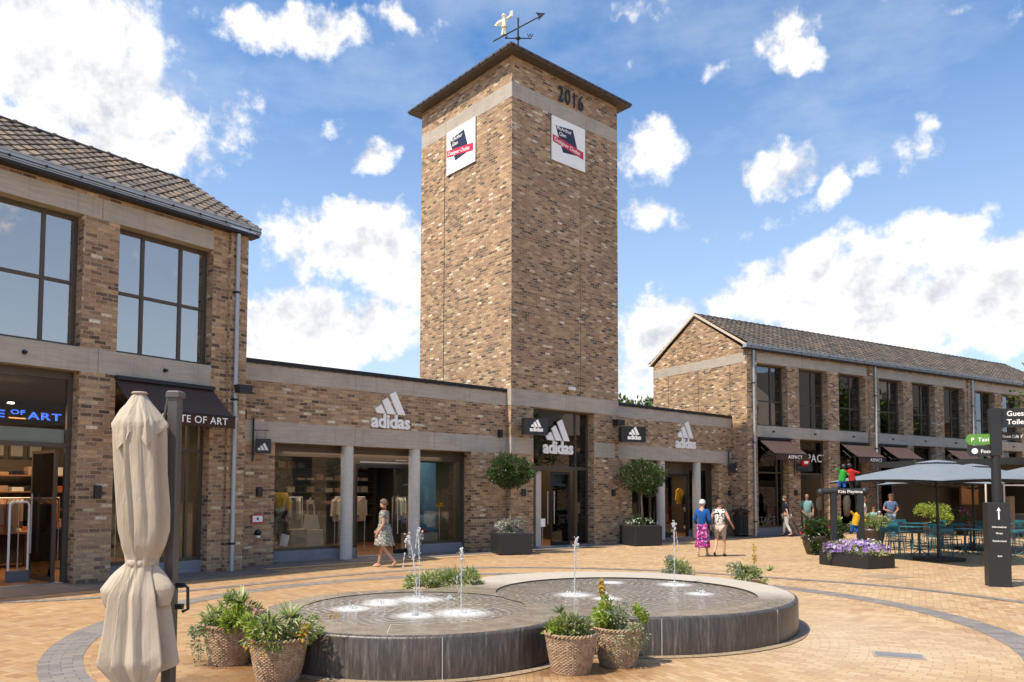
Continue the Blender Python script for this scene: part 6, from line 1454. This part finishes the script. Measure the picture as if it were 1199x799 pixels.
def person(x,y,face,h,label,pose,cl,cat='person',group=None,head=True,bodym='skin',kind='person'):
    """face: heading of the figure; local +y forward, +x its right"""
    s=h/1.75;t=thing(kind,label,cat,(x,y,pose.get('z',0)),face,group);J={}
    J['pel']=(0,0,.95);J['sp']=(0,.01,1.14);J['ch']=(0,pose.get('lean',0)*.6,1.32);J['nk']=(0,pose.get('lean',0),1.47);J['hb']=(0,pose.get('lean',0)+.015,1.56);J['hd']=(0,pose.get('lean',0)+.02,1.66)
    for sd,sg in (('R',1),('L',-1)):
        J['sh'+sd]=(sg*.17,pose.get('lean',0),1.41);J['el'+sd]=pose.get('el'+sd,(sg*.24,-.02,1.14));J['wr'+sd]=pose.get('wr'+sd,(sg*.25,.06,.90));d=Vector(J['wr'+sd])-Vector(J['el'+sd]);d.normalize();J['ha'+sd]=tuple(Vector(J['wr'+sd])+d*.09)
        J['hp'+sd]=(sg*.09,0,.90);J['kn'+sd]=pose.get('kn'+sd,(sg*.10,.02,.50));J['an'+sd]=pose.get('an'+sd,(sg*.10,-.02,.085));a=J['an'+sd];J['to'+sd]=pose.get('to'+sd,(a[0]+sg*.02,a[1]+.15,max(.03,a[2]-.055)))
    V=[];E=[];Rr=[];ix={}
    def v(k,r,p=None): ix[k]=len(V);V.append(tuple(c*s for c in (J[k] if p is None else p)));Rr.append((r[0]*s,r[1]*s) if isinstance(r,tuple) else r*s)
    def e(a,b): E.append((ix[a],ix[b]))
    fat=pose.get('fat',1)
    v('pel',(.135*fat,.10*fat));v('sp',(.125*fat,.095*fat));v('ch',(.14*fat,.105*fat));v('nk',.058)
    e('pel','sp');e('sp','ch');e('ch','nk')
    if head:
        v('hb',.062);v('hd0',(.072,.085),(0,J['hd'][1],1.62));v('hd',(.078,.092),(0,J['hd'][1],1.68));v('tp',(.05,.06),(0,J['hd'][1]-.005,1.745));v('ns',.014,(0,J['hd'][1]+.105,1.635))
        e('nk','hb');e('hb','hd0');e('hd0','hd');e('hd','tp');e('hd0','ns')
    for sd,sg in (('R',1),('L',-1)):
        v('sh'+sd,.062);v('el'+sd,.043);v('wr'+sd,.028);v('ha'+sd,(.036,.02));e('ch','sh'+sd);e('sh'+sd,'el'+sd);e('el'+sd,'wr'+sd);e('wr'+sd,'ha'+sd)
        # fingers and thumb
        hv=Vector(J['ha'+sd]);d=(hv-Vector(J['wr'+sd])).normalized();sdv=Vector((0,1,0))-d*d.y;sdv.normalize()
        for q,(o_,L) in enumerate(((-.027,.060),(-.009,.072),(.009,.070),(.027,.055))):
            k='f%d%s'%(q,sd);k2=k+'b';p=hv+d*.03+sdv*o_;v(k,.010,tuple(p));v(k2,.008,tuple(p+d*L*.8+Vector((-sg*.02,0,0))));e('ha'+sd,k);e(k,k2)
        k='t'+sd;v(k,.011,tuple(Vector(J['wr'+sd])+d*.05+sdv*.045));v(k+'b',.009,tuple(Vector(J['wr'+sd])+d*.10+sdv*.055));e('wr'+sd,k);e(k,k+'b')
        v('hp'+sd,.088*fat);v('kn'+sd,.056);v('cf'+sd,.052,lerp(J['kn'+sd],J['an'+sd],.35));v('an'+sd,.036);v('to'+sd,(.036,.022));e('pel','hp'+sd);e('hp'+sd,'kn'+sd);e('kn'+sd,'cf'+sd);e('cf'+sd,'an'+sd);e('an'+sd,'to'+sd)
    b=skin_obj('body',V,E,Rr,M[bodym],t)
    S_=lambda p:tuple(c*s for c in p)
    if head:
        hy=J['hd'][1]
        for sg in (-1,1):
            m=MB();m.ball(S_((sg*.032,hy+.083,1.665)),.011*s,8);m.build('eye',M['c_black'],b,uv=False)
            m=MB();m.ball(S_((sg*.080,hy-.005,1.65)),.022*s,8,sx=.5);m.build('ear',M[bodym],b,uv=False)
        m=MB();m.ball(S_((0,hy+.090,1.595)),.022*s,8,sy=.35,sz=.3);m.build('mouth',M['c_rust'],b,uv=False)
        hr=cl.get('hair')
        if hr:
            m=MB();n=20;vs=[];K=8;L=cl.get('hairlen',.06)
            for i in range(K+1):
                ph=PI*.5*i/K
                for j in range(n):
                    a=2*PI*j/n;fr_=math.sin(a);rr=.094+.006*math.sin(5*a+i)
                    drop=.0 if fr_>.35 else L*(1 if fr_<0 else (1-fr_/.35))
                    z=1.69+math.cos(ph)*.082-(drop*(i/K)**2)
                    vs.append(S_((math.cos(a)*rr*math.sin(ph)*.96,hy-.008+math.sin(a)*(rr+.008)*math.sin(ph),z)))
            m.add(vs,[(i*n+j,(i+1)*n+j,(i+1)*n+(j+1)%n,i*n+(j+1)%n) for i in range(K) for j in range(n)],0,True)
            o=m.build('hair',M[hr],t,uv=False);sd_=o.modifiers.new('s','SOLIDIFY');sd_.thickness=.018*s;sd_.offset=-.3
    if 'top' in cl:
        V=[];E=[];Rr=[];ix={};q=1.13
        def vv(k,p,r): ix[k]=len(V);V.append(S_(p));Rr.append((r[0]*s,r[1]*s) if isinstance(r,tuple) else r*s)
        hem=cl.get('hem',.90)
        vv('pel',(0,0,hem),(.165*fat,.130*fat));vv('sp',(0,.01,1.14),(.150*fat,.122*fat));vv('ch',J['ch'],(.165*fat,.130*fat));vv('nk',lerp(J['ch'],J['nk'],.72),(.085,.075));E+=[(0,1),(1,2),(2,3)]
        sl=cl.get('sleeve',.75)
        for sd in 'RL':
            vv('sh'+sd,J['sh'+sd],.080)
            if sl>0: vv('a'+sd,lerp(J['sh'+sd],J['el'+sd],min(1,sl)),.062)
            E.append((2,ix['sh'+sd]))
            if sl>0: E.append((ix['sh'+sd],ix['a'+sd]))
            if sl>1: vv('w'+sd,lerp(J['el'+sd],J['wr'+sd],sl-1),.045);E.append((ix['a'+sd],ix['w'+sd]))
        skin_obj('shirt',V,E,Rr,M[cl['top']],t)
    if 'skirt' in cl:
        mt,z0,z1,w=cl['skirt'];m=MB();prof=[]
        for i in range(11):
            u=i/10;z=z1+(z0-z1)*u;r=(.150+(w-.150)*u**.8)*fat;prof.append((r*s,z*s))
        m.lathe(prof,40,m=0,sy=.80,fn=lambda r,z,tt,k:r*(1+.07*math.sin(9*tt)*k/10+.04*math.sin(4*tt+1)*k/10))
        o=m.build('skirt',M[mt],t,uv=False);sd_=o.modifiers.new('s','SOLIDIFY');sd_.thickness=.008
    if 'legs' in cl:
        mt,u=cl['legs'] # u: 1 = to knee, 2 = to ankle
        V=[];E=[];Rr=[]
        V.append(S_((0,0,.97)));Rr.append((.158*s*fat,.125*s*fat))
        for sd in 'RL':
            a=len(V);V.append(S_(J['hp'+sd]));Rr.append(.108*s*fat);E.append((0,a))
            if u<=1: V.append(S_(lerp(J['hp'+sd],J['kn'+sd],u)));Rr.append(.088*s);E.append((a,a+1))
            else:
                V.append(S_(J['kn'+sd]));Rr.append(.072*s);V.append(S_(lerp(J['kn'+sd],J['an'+sd],u-1)));Rr.append(.062*s);E+=[(a,a+1),(a+1,a+2)]
        skin_obj('trousers' if u>1 else 'shorts',V,E,Rr,M[mt],t)
    for sd in 'RL':
        a,to=Vector(J['an'+sd]),Vector(J['to'+sd]);d=(to-a);m=MB();m.tube([tuple((a-d*.35+Vector((0,0,-.045)))*s),tuple((a+Vector((0,0,-.045)))*s),tuple((a+d*.6+Vector((0,0,-.03)))*s),tuple((to+d*.12)*s)],[.034*s,.043*s,.044*s,.026*s],10,flat=.75)
        m.build('shoe',M[cl.get('shoe','c_tan')],b,uv=False)
    return t
W_=lambda a:R(a)
# the walking woman faces left in the photo: heading -x
person(-3.07,18.35,R(82),1.62,'woman in a grey floral knee-length dress walking left past the low shop doorway',
 dict(fat=1.12,knR=(.10,.10,.50),anR=(.10,.16,.085),knL=(-.09,-.03,.49),anL=(-.09,-.32,.17),toL=(-.09,-.26,.05),elL=(-.23,-.06,1.13),wrL=(-.22,.08,.92),elR=(.23,-.02,1.13),wrR=(.2,.18,.98)),
 dict(top='p_dress',sleeve=.55,hem=1.0,skirt=('p_dress',.56,1.12,.27),hair='hair_g',hairlen=.07,shoe='skin'),)
person(5.42,21.7,R(-32),1.60,'woman with short white hair in a blue jacket and pink patterned skirt, seen from behind',
 dict(fat=1.02,knR=(.10,.08,.5),anR=(.11,.12,.085),knL=(-.09,.0,.5),anL=(-.09,-.18,.12),elR=(.25,-.02,1.12),wrR=(.22,.12,.95),elL=(-.24,-.04,1.12),wrL=(-.2,.12,.98)),
 dict(top='c_blue',sleeve=1.9,hem=.86,skirt=('p_pink',.28,1.0,.21),hair='hair_w',hairlen=.06,shoe='c_cream'))
person(5.93,21.75,R(-30),1.60,'woman with brown hair in a black and white top and cream shorts, seen from behind',
 dict(fat=1.12,knR=(.11,.06,.5),anR=(.12,.02,.085),knL=(-.10,.0,.5),anL=(-.10,-.26,.15),toL=(-.10,-.22,.03),elR=(.30,-.04,1.15),wrR=(.36,.10,.98),elL=(-.26,-.02,1.14),wrL=(-.27,.05,.92)),
 dict(top='p_spots',sleeve=.15,hem=.88,legs=('c_cream',.78),hair='hair_b',hairlen=.08,shoe='c_black'))
person(12.4,32.05,R(178),1.78,'bald man in a mint polo shirt and khaki shorts standing beside the lettered door',
 dict(fat=1.22,elR=(.27,-.02,1.15),wrR=(.2,.14,1.0),elL=(-.27,-.02,1.15),wrL=(-.22,.12,.96)),dict(top='c_mint',sleeve=.8,hem=.88,legs=('c_khaki',.95),shoe='c_black'),bodym='skin_d')
person(11.45,31.75,R(60),1.68,'grey-haired person in a navy top and white trousers walking with a stick',
 dict(fat=1.1,lean=.06,knR=(.10,.12,.5),anR=(.10,.16,.085),knL=(-.09,-.02,.5),anL=(-.09,-.22,.12),elR=(.24,.0,1.13),wrR=(.24,.16,1.0),elL=(-.24,-.05,1.13),wrL=(-.26,-.1,.93)),
 dict(top='c_navy',sleeve=.85,hem=.86,legs=('c_white',1.85),hair='hair_g',shoe='c_black'))
m=MB();m.tube([(0,0,0),(-.42,.05,.86),(-.50,.05,.90),(-.58,.05,.88)],.016,8);o=m.build('walking_stick',M['black'],None,(12.02,31.72,0));tag(o,'thin black walking stick held behind the person in white trousers','stick')
person(15.56,31.3,R(170),1.76,'man in a steel-blue T-shirt and light jeans standing left of the cafe chairs',
 dict(fat=1.1,elR=(.28,.02,1.15),wrR=(.12,.20,1.08),elL=(-.28,.02,1.15),wrL=(-.14,.2,1.05)),dict(top='c_steelblue',sleeve=.7,hem=.9,legs=('c_jeans',1.9),hair='hair_b',hairlen=.02,shoe='c_grey'),bodym='skin_d')
person(14.95,31.5,R(175),1.22,'small child in a light blue vest beside the man in jeans',dict(),dict(top='c_lblue',sleeve=.2,hem=.9,legs=('c_grey',.8),hair='hair_g',hairlen=.03))
person(14.62,31.65,R(-110),1.66,'person in a white T-shirt and dark shorts half hidden behind the sculpture',dict(fat=1.08),dict(top='c_white',sleeve=.6,hem=.9,legs=('c_grey',.9),hair='hair_b',hairlen=.12))
person(15.4,31.95,R(175),1.05,'blond toddler-sized child peeking between the child in the vest and the man in jeans',dict(),dict(top='c_cream',sleeve=.4,hem=.9,legs=('c_grey',.8),hair='hair_w',hairlen=.04))
# mannequins
def mann(fr,x,y,lab,top,low,face=180,h=1.7,z=.05):
    p=fr.w(x,y);return person(p[0],p[1],fr.rz+R(face),h,lab,dict(z=z,fat=.9,elL=(-.26,.0,1.14),wrL=(-.20,.10,.92)),dict(top=top,sleeve=1.9,hem=.98,legs=(low,1.9),shoe='c_white'),'mannequin',head=False,bodym='c_cream',kind='mannequin')
mann(FA,.66,.98,'headless mannequin in a yellow long-sleeved top at the left edge of the low shop window','c_yellow','c_black',z=.35)
mann(FR,.75,1.0,'headless mannequin in a beige dress-length top in the window behind the litter bin','c_tan','c_tan',z=.25)
mann(FA,15.1,1.2,'dark mannequin in the window behind the right ball tree','c_black','c_grey',z=.3)
mann(FA,18.7,1.2,'dark mannequin in the window left of the litter bin wall','c_black','c_black',z=.3)
# ================================================================== SKY, SUN, CAMERA
import mathutils
CT,CRo,CF,CY=.0511,.0026,890.,531.4
def pxdir(px,py):
    X=px-599.5;Z=-(py-CY);x=X*math.cos(CRo)-Z*math.sin(CRo);zz=X*math.sin(CRo)+Z*math.cos(CRo);yy=CF
    return Vector((x,math.cos(CT)*yy-math.sin(CT)*zz,math.sin(CT)*yy+math.cos(CT)*zz)).normalized()
SUN_AZ=R(-125);SUN_EL=R(58)   # azimuth from +y towards +x
sd=Vector((math.sin(SUN_AZ)*math.cos(SUN_EL),math.cos(SUN_AZ)*math.cos(SUN_EL),math.sin(SUN_EL)))
l=bpy.data.lights.new('sun','SUN');l.energy=4.1;l.angle=R(.55);l.color=(1,.88,.71);so=bpy.data.objects.new('sun',l);COL.objects.link(so);so.rotation_euler=sd.to_track_quat('Z','Y').to_euler()
w=bpy.data.worlds.new('World');S.world=w;w.use_nodes=True;w.node_tree.nodes.clear();t=NT(w.node_tree)
sky=t.n('ShaderNodeTexSky',sky_type='NISHITA');sky.sun_disc=False;sky.sun_elevation=SUN_EL;sky.sun_rotation=SUN_AZ;sky.air_density=1.0;sky.dust_density=.5;sky.ozone_density=2.2;sky.altitude=0
# cloud field: ellipses given as directions on the sky sphere (azimuth, elevation, half-widths) plus fractal noise
dv=t.n('ShaderNodeTexCoord').outputs['Generated'];s3=t.n('ShaderNodeSeparateXYZ',{0:t.V('NORMALIZE',dv)})
az=t.M('ARCTAN2',s3.outputs[0],s3.outputs[1]);el=t.M('ARCSINE',s3.outputs[2])
ae=t.n('ShaderNodeCombineXYZ',{0:az,1:el,2:0.}).outputs[0]
warp=t.V('SCALE',t.V('SUBTRACT',t.noise(ae,5.5,4,.6,'Color'),(.5,.5,.5)),sc=.13);aew=t.V('ADD',ae,warp)
# (px centre, py centre, half w, half h, strength) measured on the photograph and stored as sky directions
CL=[(60,60,170,110,1.0),(190,120,90,75,.8),(20,150,120,70,.9),(230,150,80,55,.55),(300,100,50,40,.5),(350,25,105,38,.85),(450,5,50,22,.7),(175,45,70,40,.6),
 (405,290,85,60,1.0),(440,330,60,55,.9),(390,395,120,45,1.0),(340,240,40,20,.35),(445,170,30,20,.4),(405,150,28,15,.4),(300,270,30,25,.4),
 (775,170,56,36,.66),(900,188,50,34,.85),(782,246,38,26,.5),(850,268,40,16,.45),(915,246,40,18,.42),(985,220,22,26,.42),(1052,190,46,26,.62),(938,66,26,20,.55),(925,35,30,26,.42),(760,8,45,15,.6),(838,64,16,12,.5),(735,48,18,18,.4),(1108,8,40,20,.65),(1040,5,40,12,.5),(1190,30,20,25,.4),(1062,118,14,10,.35),
 (1010,330,120,60,1.1),(900,345,90,45,.95),(1150,350,110,70,1.1),(1060,380,180,60,1.1),(760,400,50,50,1.0),(1120,262,60,14,.45),(1180,268,50,14,.45),(700,450,100,60,.9),(765,345,24,20,.35)]
field=None
for (px,py,rx,ry,st) in CL:
    d=pxdir(px,py);a0=math.atan2(d.x,d.y);e0=math.asin(d.z);d2=pxdir(px+rx,py);d3=pxdir(px,py-ry);wx_=abs(math.atan2(d2.x,d2.y)-a0);wy_=abs(math.asin(d3.z)-e0)
    q=t.V('MULTIPLY',t.V('SUBTRACT',aew,(a0,e0,0)),(1/wx_,1/wy_,0));L2=t.V('DOT_PRODUCT',q,q,out=1)
    v=t.M('MULTIPLY_ADD',L2,-.5*st,st*1.0)
    field=v if field is None else t.M('MAXIMUM',field,v)
field=t.M('MAXIMUM',field,-.35)
n1=t.noise(ae,9,9,.62);n2=t.noise(t.V('ADD',ae,(.012,-.022,0)),9,9,.62)
n0=t.noise(ae,2.4,6,.6)
# everywhere else (behind the camera, overhead): ordinary scattered cumulus
beh=t.M('MULTIPLY',t.M('LESS_THAN',s3.outputs[1],.25),1.0);gen=t.M('MULTIPLY_ADD',n0,4.2,-1.95)
field=t.M('ADD',t.M('MULTIPLY',field,t.M('SUBTRACT',1,beh)),t.M('MULTIPLY',gen,beh))
n3=t.noise(ae,34,5,.65)
dens=t.M('ADD',field,t.M('ADD',t.M('MULTIPLY_ADD',n1,2.9,-1.82),t.M('MULTIPLY_ADD',n3,.45,-.225)));mask=t.n('ShaderNodeMapRange',{'Value':dens,'From Min':-.06,'From Max':.40},interpolation_type='SMOOTHSTEP').outputs[0]
thin=t.ramp(t.noise(t.V('MULTIPLY',ae,(1,2.2,1)),3.6,7,.62),[(.36,0),(.76,.62)])
glow=t.M('POWER',t.M('MAXIMUM',t.V('DOT_PRODUCT',t.V('NORMALIZE',dv),tuple(sd),out=1),0),3)
thk=t.n('ShaderNodeMapRange',{'Value':dens,'From Min':.25,'From Max':1.25}).outputs[0]
edge=t.M('MULTIPLY_ADD',t.M('SUBTRACT',n1,n2),5.5,.80,clamp=True)
low=t.n('ShaderNodeMapRange',{'Value':t.noise(ae,3.6,4,.55),'From Min':.40,'From Max':.66}).outputs[0]
shade=t.M('MULTIPLY',edge,t.M('SUBTRACT',1,t.M('MULTIPLY',t.M('MULTIPLY',thk,low),.42)))
CLB=5.8
ccol=t.mix(shade,(CLB*.55,CLB*.575,CLB*.63),(CLB,CLB*.985,CLB*.97))
skyc=t.mix(1,sky.outputs[0],(SKR,SKG,SKB),'MULTIPLY')
hz=t.n('ShaderNodeMapRange',{'Value':el,'From Min':.05,'From Max':.55,'To Min':.70,'To Max':0.}).outputs[0]
skyc=t.mix(t.M('MAXIMUM',t.M('MULTIPLY',thin,.75),hz),skyc,(4.1,4.5,4.95))
c=t.mix(t.M('MULTIPLY',mask,.98),skyc,ccol)
bg=t.n('ShaderNodeBackground',{'Color':c,'Strength':.135}).outputs[0];t.n('ShaderNodeOutputWorld',{0:bg})
w.cycles.sampling_method='MANUAL';w.cycles.sample_map_resolution=512
cam=bpy.data.cameras.new('camera');co=bpy.data.objects.new('camera',cam);COL.objects.link(co);S.camera=co
cr_,sr_,ct_,st_=math.cos(CRo),math.sin(CRo),math.cos(CT),math.sin(CT)
X=Vector((cr_,-st_*sr_,ct_*sr_));Y=Vector((-sr_,-st_*cr_,ct_*cr_));Z=-Vector((0,ct_,st_))
co.matrix_world=Matrix(((X.x,Y.x,Z.x,0),(X.y,Y.y,Z.y,0),(X.z,Y.z,Z.z,1.8),(0,0,0,1)))
cam.sensor_width=36;cam.lens=CF/1199*36;cam.shift_y=131.9/1199;cam.clip_end=2000;cam.clip_start=.1
S.render.engine='CYCLES';cy=S.cycles;cy.max_bounces=6;cy.diffuse_bounces=3;cy.glossy_bounces=3;cy.transmission_bounces=4;cy.transparent_max_bounces=14;cy.caustics_reflective=False;cy.caustics_refractive=False;cy.sample_clamp_indirect=6;cy.use_denoising=True;cy.use_adaptive_sampling=True;cy.adaptive_threshold=.025
S.view_settings.view_transform='Standard';S.view_settings.look='None';S.view_settings.exposure=EXPO;S.view_settings.gamma=1
